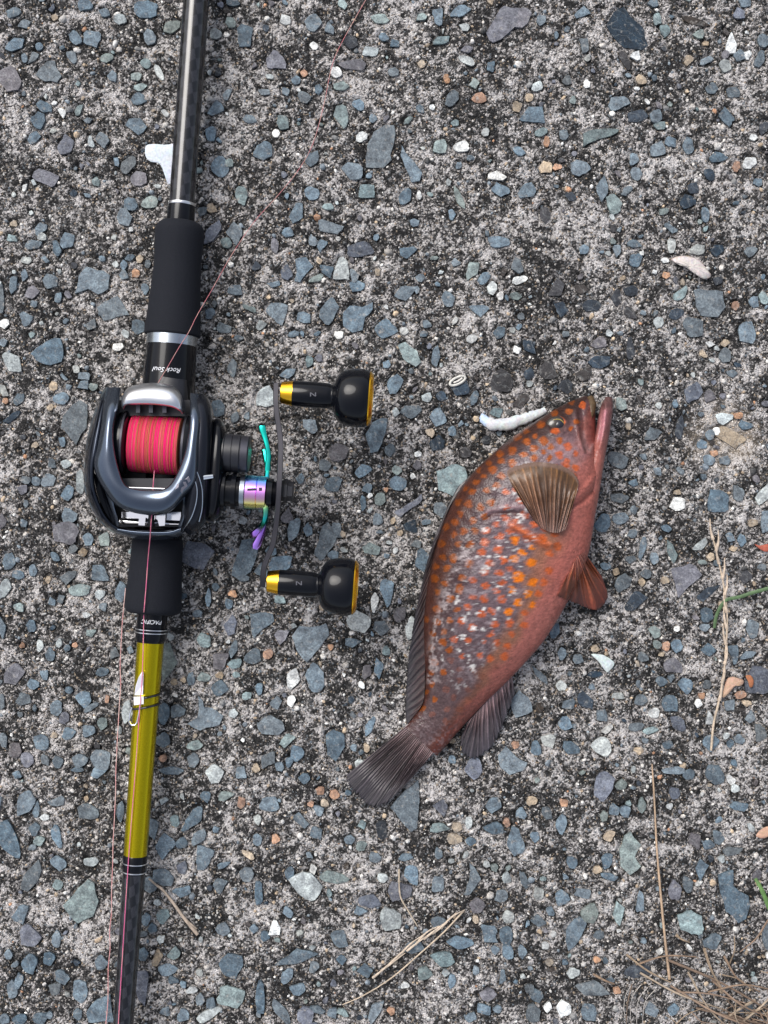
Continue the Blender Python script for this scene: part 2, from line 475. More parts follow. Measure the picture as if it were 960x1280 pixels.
# ------------------------------------------------------------------ the slab: stones first (they cut their sockets into it)
# each tile: x offset, y offset, zoom; then  x y length width angle colour
# b slate blue, p purple grey, g grey green, d dark, l light grey, w white, o orange, t tan
TILES = [
(0, 0, 3, """180 265 110 75 20 b;35 295 90 95 0 p;55 165 80 45 -25 b;345 145 65 65 0 b;280 140 55 40 60 b;90 90 50 35 -20 b;50 45 55 35 -20 b;545 35 90 70 20 b;390 45 45 35 10 b;320 15 55 50 0 b;120 215 55 30 -40 b;90 215 35 22 80 b;400 215 50 35 -10 g;420 285 45 35 70 b;510 285 40 30 0 g;525 325 50 28 -5 g;520 368 60 45 0 b;545 235 40 40 0 g;165 400 65 40 30 b;140 450 55 65 0 b;235 420 40 25 60 w;295 410 50 25 -60 g;510 470 70 60 50 b;245 540 60 75 0 p;340 530 45 22 80 l;385 525 60 45 60 b;125 515 50 35 -50 b;170 665 95 50 20 p;480 615 75 45 -50 b;520 670 60 55 0 p;490 765 50 50 0 b;560 760 65 45 -15 g;360 680 30 35 0 g;465 815 75 55 60 b;150 855 55 35 -40 b;125 915 65 35 -15 b;250 900 55 60 0 b;210 930 60 30 70 b;45 895 40 30 30 g;645 100 70 45 -20 g;595 270 65 25 65 l;560 135 60 45 70 b;270 210 50 35 60 b;865 85 45 35 60 g;810 125 45 40 0 l;915 135 60 85 10 b;805 405 65 45 -15 b;850 350 50 25 -60 b;790 500 40 55 0 b;825 625 70 80 0 b;860 610 30 30 0 g;905 735 45 70 0 g;795 780 40 35 0 t;760 790 40 30 -30 b;795 870 105 42 -55 p;880 875 60 85 -20 b;848 908 45 40 30 g;935 445 50 35 -10 b;875 10 55 30 10 b;155 885 35 30 0 l;205 65 25 25 0 t;450 70 50 40 30 l"""),
(320, 0, 3, """470 550 172 95 -65 b;580 625 120 50 60 b;360 640 80 65 0 b;415 715 60 50 0 g;560 735 65 45 -70 b;280 850 95 50 5 b;155 800 80 50 -60 b;210 725 55 50 0 b;390 935 100 55 -10 p;75 222 75 70 0 p;360 240 105 45 0 p;320 320 60 35 0 g;318 435 55 90 0 g;385 390 50 40 20 b;100 460 60 50 40 g;25 565 70 70 0 b;210 595 50 60 0 b;180 365 50 40 20 b;355 155 55 50 0 d;430 190 65 40 -10 l;215 85 65 65 0 b;275 105 35 50 0 b;465 70 70 35 0 g;765 40 80 40 -20 b;680 60 45 65 10 b;620 65 40 30 -40 g;695 150 65 30 -15 g;790 225 65 30 25 l;735 370 65 45 -60 b;690 550 60 55 -30 g;770 548 60 40 0 w;835 368 55 40 -10 o;905 658 70 35 0 w;918 712 70 50 10 b;760 740 95 25 65 g;570 940 65 45 -30 b;925 85 160 85 -45 p;480 138 40 30 20 b;520 160 35 28 0 b;110 75 40 40 0 w;620 240 30 30 0 t;515 268 40 35 0 b;880 250 30 40 0 b;820 312 35 40 0 g;790 185 45 25 10 p;715 295 25 35 0 o;735 805 28 40 0 b;595 835 35 30 0 b;180 275 28 28 0 o;150 300 35 35 0 b;30 345 45 22 0 b;235 335 30 40 0 b;395 510 50 35 -30 w;300 270 45 40 0 w;75 500 30 30 0 w;270 775 45 25 10 g;120 870 45 40 10 b;70 920 30 55 0 p;215 900 35 45 0 b;245 925 35 50 20 b;325 15 35 40 0 g;780 100 40 30 20 l;745 460 30 25 0 g;660 402 22 22 0 w;615 405 32 32 0 b;570 450 40 20 -45 g"""),
(640, 0, 3, """430 105 185 115 40 d;30 65 90 70 -45 p;265 45 60 45 0 b;400 385 80 50 -15 b;75 430 95 60 0 b;335 510 150 60 -10 g;110 495 50 30 -20 g;195 505 35 40 0 b;540 435 45 50 0 b;548 562 65 55 -40 b;660 545 40 65 -15 b;595 530 40 40 0 b;805 440 70 40 50 b;775 590 70 40 5 b;890 610 55 45 -20 w;258 630 75 60 0 b;338 705 45 100 5 b;385 762 55 75 -20 g;55 715 70 55 -20 b;468 650 45 50 0 b;460 595 35 45 0 b;430 715 50 30 -30 b;830 345 50 40 0 b;750 330 45 45 30 b;825 160 40 80 10 w;800 245 45 50 0 l;855 205 45 40 -20 b;885 205 30 35 0 w;930 220 35 65 15 b;945 150 45 50 0 b;730 225 55 25 -30 b;690 80 110 28 18 d;700 125 45 35 0 g;270 170 35 55 0 b;425 225 75 28 60 d;95 325 45 35 -40 l;485 300 45 35 30 t;125 625 50 45 0 t;170 625 35 25 0 o;205 300 35 35 0 b;575 115 40 50 0 g;470 435 75 45 -20 d;555 470 45 30 -10 g;595 855 55 25 30 b;458 912 55 30 -5 b;600 920 30 55 0 l;695 935 60 40 -10 l;770 940 50 45 0 d;895 945 50 40 0 b;660 755 60 55 0 d;680 705 40 40 0 d;740 655 40 45 0 d;725 805 30 55 0 b;570 790 40 30 -40 g;125 805 40 60 0 d;110 75 35 40 0 b;220 735 45 35 20 d;875 10 45 30 0 b;855 50 45 40 20 p;530 10 40 30 10 b;25 565 55 30 30 b;945 480 35 50 0 d;905 515 30 25 -20 w;545 70 30 45 0 g;465 210 40 35 -30 w;65 365 30 30 0 t;20 400 35 40 0 t;130 530 22 40 0 o;840 625 30 40 0 o;665 225 35 40 0 t;395 940 30 45 -10 b;270 935 35 35 0 b;920 685 35 30 0 b"""),
(640, 320, 3, """745 172 125 105 5 b;680 265 75 75 0 b;882 290 65 85 -20 b;800 370 45 55 0 b;680 512 70 85 10 p;530 665 65 50 0 b;775 920 80 85 10 b;410 555 40 50 0 g;635 140 70 35 -45 g;20 35 45 60 0 b;30 90 60 30 -10 w;15 150 45 30 20 g;170 120 45 75 20 d;260 125 50 35 0 d;390 155 40 65 10 d;300 185 70 50 -20 d;185 200 55 60 0 d;325 325 60 40 0 p;445 345 30 85 0 d;140 430 70 70 -50 d;330 395 85 50 -20 d;265 440 60 60 0 d;200 490 60 55 0 d;235 450 30 50 0 d;65 340 40 65 -20 d;35 545 70 40 -30 d;65 440 40 50 20 d;465 15 50 50 0 b;910 170 40 45 20 b;945 155 35 50 0 g;840 185 28 35 0 o;800 325 35 28 -20 t;745 330 35 22 0 w;720 365 30 30 0 t;550 250 38 42 0 l;618 215 60 40 -25 d;445 215 60 35 50 d;395 765 80 55 30 b;405 910 70 40 -5 b;455 850 35 30 0 b;545 808 30 30 0 b;825 440 45 30 0 b;745 525 45 45 0 p;20 350 30 30 0 w;630 640 30 90 10 d;950 890 90 50 -35 l;850 890 40 60 0 b;770 655 28 30 20 w;740 765 45 40 0 b;800 765 40 35 0 b;825 680 110 55 30 t;880 635 55 35 10 b;800 610 65 45 0 l;850 598 35 25 0 o;715 705 40 35 0 b;745 670 35 40 0 b;760 740 30 25 0 o;905 10 60 25 0 b;775 90 35 30 -20 d;575 15 30 20 0 w;580 72 30 25 0 o;445 130 55 40 0 d;620 930 60 50 0 w;620 885 28 20 0 t;435 640 20 25 0 t"""),
(700, 640, 3.692, """195 50 75 85 0 b;280 30 75 55 0 b;335 100 50 40 -30 b;380 170 30 110 15 b;515 180 110 40 70 g;545 175 30 50 0 b;325 220 50 35 0 b;435 215 40 55 0 b;210 250 50 35 0 b;395 285 50 45 0 b;290 325 90 65 -35 b;345 415 110 65 -50 d;585 305 140 145 0 p;690 375 120 55 -20 d;680 475 60 70 5 b;670 535 50 35 0 b;435 555 60 55 10 g;540 620 55 65 0 b;450 612 40 40 0 g;685 635 70 60 0 b;525 710 90 75 20 p;470 785 55 45 10 b;580 805 70 75 0 b;510 885 80 80 20 b;375 868 60 50 0 b;545 975 85 60 25 p;355 992 75 40 -15 b;800 660 50 90 0 b;870 660 75 35 -5 b;890 540 60 85 0 b;910 775 110 130 0 p;880 945 45 60 10 b;785 890 60 55 -40 b;930 1020 55 80 0 b;700 1070 75 80 0 b;190 1085 95 90 0 l;50 1090 85 60 20 b;220 1005 60 30 -25 w;435 928 50 45 0 w;695 950 40 60 0 w;120 875 65 95 -30 d;195 940 50 55 0 b;25 975 65 65 0 b;270 850 60 30 0 l;365 1105 45 35 0 t;770 1035 30 30 0 l;830 1050 50 45 0 b;840 130 40 60 0 b;785 115 45 45 0 b;800 168 40 28 0 t;695 207 38 40 0 t;485 315 40 35 0 t;378 325 30 40 0 t;260 275 30 35 0 t;490 620 35 45 0 o;655 850 30 30 0 o;835 845 55 35 -10 o;865 885 45 30 0 t;640 885 35 40 0 w;85 680 50 45 0 b;10 655 40 60 0 b;490 75 50 35 0 b;650 155 80 35 -40 l;165 630 40 35 0 t;540 540 28 25 0 w;385 668 50 45 0 b;500 1075 50 40 0 b;40 885 60 50 0 b;860 300 60 60 0 d;890 50 45 35 0 t;420 1010 70 30 -15 g;165 750 70 30 0 d"""),
(640, 960, 3, """345 70 70 110 10 p;440 320 90 165 0 g;835 480 200 88 65 b;670 580 95 90 0 g;290 545 65 75 0 g;190 485 55 60 0 b;100 470 40 50 0 l;100 572 60 45 0 b;230 620 130 60 -65 b;305 830 130 65 20 b;195 905 55 65 0 w;135 900 30 40 20 w;90 855 55 55 0 b;80 920 55 70 0 b;290 920 60 75 -30 b;15 275 65 110 0 b;85 260 35 40 0 b;185 210 40 75 10 b;35 170 40 45 0 b;130 170 35 50 -20 b;345 180 30 40 0 g;385 155 40 45 0 b;425 165 40 45 0 b;487 140 30 60 0 g;410 65 45 35 -30 g;610 95 40 45 0 p;665 25 45 40 0 b;765 25 80 70 30 b;605 10 85 30 0 b;855 145 65 50 -30 b;685 275 45 65 0 p;740 290 45 35 0 b;775 260 40 55 -20 b;830 310 75 35 -15 b;710 385 45 80 15 b;660 435 40 65 -10 b;610 455 50 75 0 p;400 545 40 90 5 g;480 500 30 80 0 b;355 350 40 60 0 b;365 408 65 28 5 b;225 355 40 45 0 b;265 468 60 35 15 b;325 625 40 35 0 b;40 690 35 55 0 b;125 665 28 30 0 w;155 622 22 25 0 w;140 730 32 30 0 t;230 770 50 40 0 l;320 382 35 28 0 t;365 255 45 40 0 t;195 130 30 30 0 o;75 125 40 35 0 t;750 650 70 60 0 b;525 905 50 60 0 b;605 905 45 45 0 b;65 830 35 35 0 b;320 720 28 25 0 o;395 835 30 25 0 o;45 420 30 70 -20 b;920 405 35 50 0 p;470 765 100 50 0 d;820 45 40 30 30 w"""),
(320, 960, 3, """560 150 190 110 75 b;690 150 55 65 0 p;890 140 60 60 0 b;890 225 75 45 0 b;690 225 75 35 0 g;940 290 80 110 0 b;50 135 75 55 0 b;170 195 65 50 20 b;225 245 45 50 0 b;190 440 120 85 50 l;295 410 110 50 0 g;215 380 28 40 0 w;125 395 35 50 0 b;395 295 40 38 0 g;350 270 40 35 0 b;447 337 45 40 0 b;585 405 55 80 -20 b;540 465 90 75 0 p;425 500 85 50 0 p;505 565 80 90 0 l;393 535 50 35 0 b;682 435 45 60 0 b;812 420 140 50 -70 b;830 515 60 55 0 p;315 640 75 65 20 b;150 705 165 55 -12 b;320 720 40 40 0 b;408 760 60 55 0 b;215 745 45 40 -30 b;115 780 40 65 30 b;155 830 60 45 0 b;185 930 60 70 0 p;95 915 110 40 55 b;230 905 60 28 10 b;285 920 35 40 0 b;325 918 45 30 0 g;445 915 100 40 -65 b;700 715 95 60 20 g;635 770 55 50 0 g;595 675 75 45 0 b;765 655 100 50 0 b;685 578 60 40 0 b;870 850 65 55 0 p;875 620 65 65 0 b;938 630 50 70 0 b;945 690 40 55 0 b;945 555 45 50 0 l;855 905 55 35 20 b;905 905 35 30 0 b;805 935 45 40 10 b;735 800 30 55 0 b;72 600 40 55 10 w;35 630 35 40 0 b;15 860 35 120 0 b;10 470 30 90 0 b;5 270 35 45 0 b;75 267 30 35 0 o;240 85 32 30 0 o;295 100 38 38 0 o;258 130 30 30 0 t;205 135 25 22 0 o;745 265 55 40 0 t;755 222 40 35 0 t;798 205 25 45 0 l;805 275 40 32 0 b;940 205 28 35 0 o;235 160 40 40 0 b;475 415 40 35 0 l;505 915 30 32 0 o;560 815 35 25 0 w;120 540 40 45 0 b;560 335 55 28 -20 b;470 235 40 70 0 d;940 410 35 45 0 l;920 480 50 45 0 b;685 320 30 45 0 b;825 760 25 35 0 b;925 785 25 55 0 b"""),
(250, 200, 3, """155 130 45 60 10 b;535 408 60 85 10 l;475 418 50 50 0 b;385 410 75 95 0 b;325 420 45 60 0 p;435 445 60 25 -20 g;580 435 35 50 0 b;590 470 55 45 -20 b;775 498 95 55 -15 b;930 520 50 60 0 b;288 578 80 85 0 b;390 590 55 40 20 b;482 565 100 60 -65 b;590 590 115 110 0 b;700 635 85 75 20 b;785 725 90 85 10 g;885 735 30 80 10 b;230 620 40 38 0 l;130 487 55 38 0 b;90 630 55 40 10 b;37 575 40 38 -20 b;120 780 35 70 0 b;350 652 45 25 0 b;330 800 65 35 -25 b;732 840 60 75 0 b;410 755 28 45 0 g;852 615 35 30 0 b;850 890 38 35 0 l;790 945 80 50 0 b;245 885 70 80 0 l;520 657 35 28 0 w;765 640 35 30 20 w;210 395 35 35 0 d;275 465 50 25 0 b;185 555 55 20 20 g;700 765 30 30 0 b"""),
(0, 320, 4, """460 130 170 135 0 b;570 265 150 110 0 b;245 475 165 130 -20 b;65 530 120 78 60 l;370 830 235 130 -75 b;250 125 75 75 0 b;160 180 75 65 0 p;130 315 65 75 0 b;65 145 40 90 10 b;290 205 35 55 20 b;120 95 35 60 0 b;20 340 60 45 -30 w;455 340 50 55 0 b;690 355 65 75 0 b;420 600 60 40 0 b;415 645 55 45 0 b;465 655 45 40 0 g;305 715 80 60 -20 b;95 715 70 45 -60 b;265 650 45 45 0 t;335 1185 65 80 0 b;240 1120 75 65 0 b;180 1125 45 45 0 b;130 1120 50 40 0 b;110 1170 50 50 0 p;260 1035 40 50 0 b;310 930 35 50 0 b;15 435 50 40 -20 b;15 670 40 80 -40 l;5 210 30 150 0 b;225 15 45 35 0 b;130 20 55 35 0 l;620 90 50 55 0 b;170 240 35 35 0 b;680 85 40 45 0 o;320 605 40 35 0 b;345 655 30 30 0 b;60 805 100 30 -35 d;250 755 35 35 0 t;25 725 30 30 0 o;725 165 40 55 0 b;650 10 50 35 0 b;740 40 30 40 0 b;700 15 35 40 0 t;400 1130 40 120 0 l;330 1040 50 45 0 l;590 455 55 40 0 w;620 45 35 50 0 b"""),
(0, 640, 4, """330 105 130 115 0 p;345 25 75 80 20 b;520 135 55 70 0 g;440 135 55 65 0 b;365 185 50 45 0 b;415 200 50 45 0 t;275 225 60 35 40 b;45 245 65 85 0 b;90 315 60 45 0 b;165 290 40 60 0 b;345 320 85 50 -40 b;500 310 105 85 30 b;400 390 110 60 -10 g;500 415 50 50 0 l;600 400 55 105 0 b;25 385 55 105 20 l;95 475 55 40 20 g;305 435 40 45 0 b;260 445 35 45 0 b;430 515 40 30 0 w;155 570 50 60 0 b;455 605 55 40 -15 g;250 710 50 70 0 b;200 670 35 60 10 l;295 655 30 50 10 l;575 705 50 60 0 b;510 800 65 45 0 b;65 815 115 85 -45 p;165 860 60 55 0 b;115 935 75 65 0 b;415 940 80 85 0 b;455 975 85 30 -35 b;280 980 60 80 0 b;320 1030 50 60 0 p;345 890 40 35 0 b;220 815 40 50 0 b;205 1150 85 75 20 b;340 1105 70 60 -40 b;440 1090 70 60 -30 b;510 1060 50 60 0 g;75 1190 65 75 0 p;135 1240 65 75 0 p;500 1240 100 100 0 b;400 1245 80 70 0 b;290 1250 55 60 0 b;225 1240 40 65 -20 b;10 580 35 110 0 b;10 950 25 80 0 b;10 45 50 75 0 p;15 1140 40 70 0 b;120 55 35 40 0 b;845 740 185 90 -75 g;820 1010 55 110 0 b;885 1000 75 75 30 b;810 1140 80 75 0 b;985 215 150 130 20 p;535 935 22 40 0 o;240 340 30 40 0 t;110 665 30 30 0 o;375 665 30 28 0 o;870 850 35 35 0 t;915 840 30 30 0 t;335 680 35 35 0 b;270 1115 35 30 0 t;650 690 35 40 0 b;635 1000 120 55 -80 l"""),
(0, 960, 3, """95 135 65 105 20 b;330 165 80 60 0 b;210 125 65 35 -10 b;135 155 25 65 10 b;210 260 90 35 75 b;145 275 45 40 -20 g;125 230 40 50 20 b;30 275 150 70 65 b;215 360 65 50 20 b;120 405 125 55 -60 b;305 505 160 130 -50 g;340 355 55 35 -15 l;75 545 50 70 20 b;105 635 85 75 40 p;110 735 60 75 0 b;185 715 45 50 0 b;210 640 35 65 0 b;215 440 40 40 0 g;380 730 50 55 0 b;370 905 105 125 0 b;300 840 55 85 0 b;205 830 45 45 0 b;230 785 60 45 30 b;45 830 40 70 0 b;70 800 30 60 10 b;75 945 55 40 -30 b;150 940 55 45 0 b;15 945 40 40 30 b;290 925 35 45 0 b;530 830 50 130 0 p;620 295 75 100 0 b;572 230 45 80 0 b;610 410 85 60 25 b;560 440 55 60 0 b;680 465 70 45 0 b;765 340 65 90 10 b;720 195 115 50 -45 b;745 260 75 45 -50 b;680 285 45 40 -40 b;655 200 35 45 0 g;640 10 95 30 0 b;805 20 70 70 0 l;905 15 40 45 0 b;770 110 40 45 0 b;850 105 60 35 0 g;905 130 30 45 0 o;925 400 55 55 0 b;825 445 55 60 0 b;945 490 90 110 0 b;610 560 50 55 0 g;835 605 55 50 0 b;865 745 90 95 0 b;865 860 105 85 0 g;940 880 60 150 0 p;785 925 100 35 -30 l;650 695 50 50 0 g;590 715 35 65 15 t;630 760 75 45 0 b;650 795 40 30 0 b;718 835 45 25 -5 w;685 930 45 50 0 b;750 870 35 45 0 b;790 885 35 45 0 b;615 915 40 35 0 b;545 570 35 50 0 b;370 15 60 50 0 b;290 5 50 20 0 b;65 25 35 30 0 b;945 265 40 55 0 b;930 325 55 25 40 t;680 375 40 50 0 p;570 605 35 40 0 b;535 700 40 50 0 b;615 125 35 30 0 l;840 365 50 22 -15 b;450 165 30 80 0 b;165 185 35 25 0 w"""),
(200, 720, 3, """385 185 95 95 0 b;262 185 45 80 10 p;455 222 60 45 -45 p;565 250 145 140 0 b;580 380 70 110 0 b;500 385 50 80 10 w;493 470 32 45 0 w;345 300 65 60 0 b;280 330 55 35 -20 g;228 320 60 60 0 p;275 275 30 70 15 b;225 420 65 60 0 b;165 240 50 60 -20 g;115 385 30 50 0 b;165 378 50 35 0 g;180 525 145 105 10 b;415 560 100 75 -5 b;435 475 45 50 0 b;370 425 28 45 0 b;325 450 35 30 0 g;660 635 75 125 0 b;515 665 50 60 0 b;475 615 60 35 -45 g;405 690 55 75 20 b;310 725 75 40 -55 b;205 740 60 80 0 l;125 690 45 55 0 b;45 722 95 50 -5 b;130 635 60 35 -15 g;412 855 80 55 0 b;530 915 65 55 0 b;485 700 30 40 0 b;448 715 35 35 0 b;120 915 105 45 -45 b;50 915 40 55 0 b;170 835 50 55 0 b;250 820 60 40 0 g;305 855 25 55 0 o;365 915 30 40 0 l;655 820 38 38 0 o;603 803 32 30 0 o;615 848 32 30 0 t;540 760 45 40 0 b;830 195 60 55 0 b;725 250 60 35 0 b;745 170 90 85 0 l;805 100 30 75 5 w;848 65 50 105 5 b;900 145 45 60 30 p;940 195 40 90 0 l;820 345 40 80 -15 b;775 360 35 55 0 p;848 280 30 35 0 g;785 565 80 30 -65 b;775 645 22 35 0 t;405 293 38 38 0 o;272 68 35 28 0 o;640 268 22 22 0 o;222 372 32 25 0 t;258 105 30 40 0 b;180 80 22 70 0 b;450 88 40 30 0 g;140 140 35 28 0 b;10 685 30 28 0 o;285 370 30 22 0 g;20 615 50 35 0 g;15 515 35 90 0 b;275 515 35 35 0 l;360 720 30 35 0 t;310 8 50 25 0 b"""),
(400, 420, 4, """440 430 175 95 -55 b;285 495 190 105 -68 b;590 405 85 95 0 b;350 570 55 65 20 b;95 580 100 90 0 p;25 645 60 60 0 b;215 670 85 60 -25 b;65 740 90 75 0 b;235 760 50 50 0 b;385 670 50 50 0 g;390 735 85 75 0 b;445 845 155 55 -33 p;660 725 150 165 0 g;300 815 55 65 0 g;215 835 30 80 0 b;290 915 50 60 0 b;80 970 60 75 0 b;25 1030 190 90 -65 b;65 1095 55 45 0 b;255 1065 90 60 20 g;480 1040 55 45 0 b;515 1120 80 120 0 b;335 1245 70 70 0 b;605 870 70 80 0 b;585 535 80 80 0 d;660 475 40 50 0 b;700 260 95 75 0 d;770 310 40 80 15 b;605 300 50 50 0 d;910 220 115 120 0 d;535 310 48 48 0 l;880 385 65 50 0 g;490 590 35 30 0 w;250 797 28 28 0 w;485 645 45 50 0 p;465 700 30 30 0 w;380 380 38 45 0 l;830 520 45 45 0 d;730 580 60 55 0 d;450 950 70 70 0 d;760 15 55 45 0 w;115 990 28 35 0 t;120 1070 40 25 20 l;780 415 30 30 0 t;765 510 24 24 0 t;330 770 25 25 0 o;400 985 30 30 0 t"""),
(560, 760, 3, """275 365 90 100 20 b;345 375 30 40 0 d;375 495 55 50 20 l;235 570 120 115 0 b;280 590 45 50 0 w;253 515 30 30 0 o;95 600 65 85 0 p;418 180 50 75 20 b;400 85 40 60 20 b;425 290 40 40 0 l;345 250 90 30 55 b;330 525 40 55 0 b"""),
(520, 200, 4, """280 555 105 60 -65 g;200 515 45 40 30 b;340 590 75 45 -50 b;160 695 70 90 0 b;315 755 100 60 0 b;55 820 45 40 0 b;40 870 40 30 0 b;420 860 65 55 -30 b;280 885 60 65 0 w;20 590 50 40 0 b;5 650 25 40 0 b;500 535 85 95 0 b;515 600 80 40 -10 l;485 675 90 30 30 g;415 410 110 55 0 b;570 935 95 40 70 b;565 1065 50 70 15 b;540 1210 80 40 -60 d;420 680 35 40 0 w;195 805 25 45 20 w;90 490 40 20 0 g;380 640 50 70 0 l;525 780 35 35 0 b;120 1180 50 50 0 b"""),
(240, 440, 3.554, """525 330 65 65 0 b;425 725 55 75 10 p;450 790 110 50 -75 b;515 790 40 60 0 b;240 910 200 85 -70 b;395 940 110 75 -15 b;350 880 50 50 0 b;310 970 70 70 0 b;180 85 30 80 0 b;115 250 60 75 0 b;190 290 40 50 0 b"""),
]
PAL = {'b': (0.104, 0.136, 0.164), 'p': (0.108, 0.110, 0.130), 'g': (0.165, 0.207, 0.208), 'd': (0.030, 0.034, 0.042),
       'l': (0.31, 0.335, 0.335), 'w': (0.54, 0.55, 0.54), 'o': (0.34, 0.20, 0.13), 't': (0.31, 0.25, 0.185)}
rng = random.Random(11)
# outlines of the chips with a telling shape: tile x, tile y, zoom, seed point, outline (all in that tile's zoomed pixels)
OUTL = [
(200,720,3,'490 225 520 185 600 185 625 175 637 220 600 270 550 328 510 280'),
(200,720,3,'335 140 425 142 430 170 385 200 350 238 340 190'),
(200,720,3,'140 445 160 465 165 490 200 495 240 525 225 560 150 582 100 555 140 530'),
(200,720,3,'620 595 650 572 690 590 695 640 660 698 625 670'),
(0,320,4,'480 255 590 195 650 295 515 325'),
(0,320,4,'390 95 430 50 490 70 520 70 553 95 545 165 490 195 440 165 370 190'),
(0,320,4,'150 490 210 440 280 405 305 410 320 470 310 530 250 550 180 525'),
(0,320,4,'360 740 400 715 440 740 440 800 435 860 380 950 355 920 300 860 310 800'),
(320,0,3,'440 490 480 465 520 465 525 500 505 580 510 600 480 630 410 630 415 540'),
(320,0,3,'545 540 590 600 625 650 615 680 585 685 560 630 540 580'),
(640,320,3,'680 125 700 118 795 130 805 190 775 230 710 225 690 190'),
(250,200,3,'535 570 560 545 610 550 650 530 650 560 620 590 610 640 570 650 535 625'),
(250,200,3,'740 695 770 680 790 700 815 715 832 760 810 778 760 745'),
(250,200,3,'355 370 400 362 425 400 400 425 375 460 352 455 362 420'),
(0,960,3,'290 450 330 415 355 430 360 470 372 500 350 560 290 588 230 520 260 490'),
(640,960,3,'770 400 830 380 830 440 890 480 895 520 880 570 850 588 800 540 780 470'),
(320,960,3,'500 150 560 80 610 40 615 120 605 230 580 245 540 200'),
(320,960,3,'800 350 820 370 845 415 800 478 780 478 800 420'),
(400,420,4,'225 490 260 430 310 405 340 410 330 480 310 540 290 580 250 590'),
(400,420,4,'370 450 400 400 440 355 500 350 505 390 470 440 430 480 400 522 370 490'),
(400,420,4,'365 880 510 785 515 815 400 910'),
(700,640,3.692,'510 260 600 235 630 245 660 290 590 350 545 400 530 330'),
(560,760,3,'185 550 215 515 260 560 300 580 285 610 230 628 195 600'),
(0,640,4,'815 655 850 650 890 750 810 860 800 780'),
(0,0,3,'130 280 175 225 205 225 232 285 215 310 165 305'),
(640,0,3,'265 500 300 485 405 482 400 495 330 520 265 552'),
(640,0,3,'350 90 380 40 420 20 440 50 500 110 515 170 490 188 420 180 370 130'),
(0,960,3,'320 920 360 870 415 850 430 958 330 958'),
(640,960,3,'400 310 420 250 445 235 485 285 460 330 485 370 470 385 440 405 405 370'),
]
OUT = []
for ox_, oy_, zf_, t_ in OUTL:
    n_ = [float(q_) for q_ in t_.split()]
    OUT.append([(ox_ + a_ / zf_, oy_ + b_ / zf_) for a_, b_ in zip(n_[::2], n_[1::2])])

PIT = P(905, 545)
def hbase(x, y):
    h = (vnoise(x, y, 0.035, 3) - 0.5) * 0.0012 + (vnoise(x, y, 0.012, 4) - 0.5) * 0.0006
    d = np.hypot(np.asarray(x) - PIT[0], np.asarray(y) - PIT[1])
    return h - 0.0022 * np.exp(-(d / 0.0125) ** 2)

def stone_poly(Lp, Wp, ang, r):
    n = r.choice((13, 14, 15, 16)) if Lp > 0.0026 else 8
    m = r.choice((4, 5, 5, 6, 6, 7))
    base = []
    a0 = r.random() * 6.28
    for k in range(m):
        a = a0 + 2 * math.pi * (k + r.uniform(-0.33, 0.33)) / m
        q = r.uniform(0.80, 1.22)
        base.append((math.cos(a) * q, math.sin(a) * q))
    # resample polygon to n points, keeping its corners
    base = base[:]
    while len(base) < n:
        ls = [math.dist(base[i], base[(i + 1) % len(base)]) for i in range(len(base))]
        i = max(range(len(base)), key=lambda q: ls[q])
        a, b = base[i], base[(i + 1) % len(base)]
        t = r.uniform(0.35, 0.65)
        j = 0.085
        base.insert(i + 1, (a[0] + (b[0] - a[0]) * t + r.uniform(-j, j) + 0.06 * (a[0] + b[0]) / 2, a[1] + (b[1] - a[1]) * t + r.uniform(-j, j) + 0.06 * (a[1] + b[1]) / 2))
    xs = [p[0] for p in base]; ys = [p[1] for p in base]
    sx = 2 / (max(xs) - min(xs)); sy = 2 / (max(ys) - min(ys))
    cx = (max(xs) + min(xs)) / 2; cy = (max(ys) + min(ys)) / 2
    c, s = math.cos(R(ang)), math.sin(R(ang))
    out = []
    for x, y in base:
        x = (x - cx) * sx * Lp / 2; y = (y - cy) * sy * Wp / 2
        out.append((x * c - y * s, x * s + y * c))
    return out

CELL = {}
stones = []          # world: cx, cy, poly (offsets, metres), colour, size
def add_stone(px, py, L, W, ang, c, r=rng, tol=0.62):
    x, y, _ = P(px, py)
    L *= 1.07 / S; W *= 1.07 / S
    rad = (L + W) / 4
    ci, cj = int(x // 0.03), int(y // 0.03)
    for i_ in (-1, 0, 1):
        for j_ in (-1, 0, 1):
            for sx_, sy_, sr_ in CELL.get((ci + i_, cj + j_), ()):
                if math.hypot(sx_ - x, sy_ - y) < tol * (sr_ + rad):
                    return False
    CELL.setdefault((ci, cj), []).append((x, y, rad))
    poly = [(a, -b) for a, b in stone_poly(L, W, ang, r)]
    for o_ in OUT:
        mx_ = sum(p_[0] for p_ in o_) / len(o_); my_ = sum(p_[1] for p_ in o_) / len(o_)
        if math.hypot(mx_ - px, my_ - py) < 7 and L * S > 18:
            x, y, _ = P(mx_, my_)
            o_ = list(o_)
            while len(o_) < 15:
                ls_ = [math.dist(o_[q_], o_[(q_ + 1) % len(o_)]) for q_ in range(len(o_))]
                q_ = ls_.index(max(ls_))
                a_, b_ = o_[q_], o_[(q_ + 1) % len(o_)]
                t_, w_ = r.uniform(0.35, 0.65), ls_[q_] * 0.07
                o_.insert(q_ + 1, (a_[0] + (b_[0] - a_[0]) * t_ + r.uniform(-w_, w_), a_[1] + (b_[1] - a_[1]) * t_ + r.uniform(-w_, w_)))
            poly = [((a - mx_) / S, -(b - my_) / S) for a, b in o_]
            break
    base = PAL[c]
    k = r.uniform(0.66, 1.36)
    h = r.uniform(-0.012, 0.012)
    colr = tuple(max(0.01, v * k + d) for v, d in zip(base, (h, 0, -h)))
    stones.append((x, y, poly, colr, rad, c))
    return True

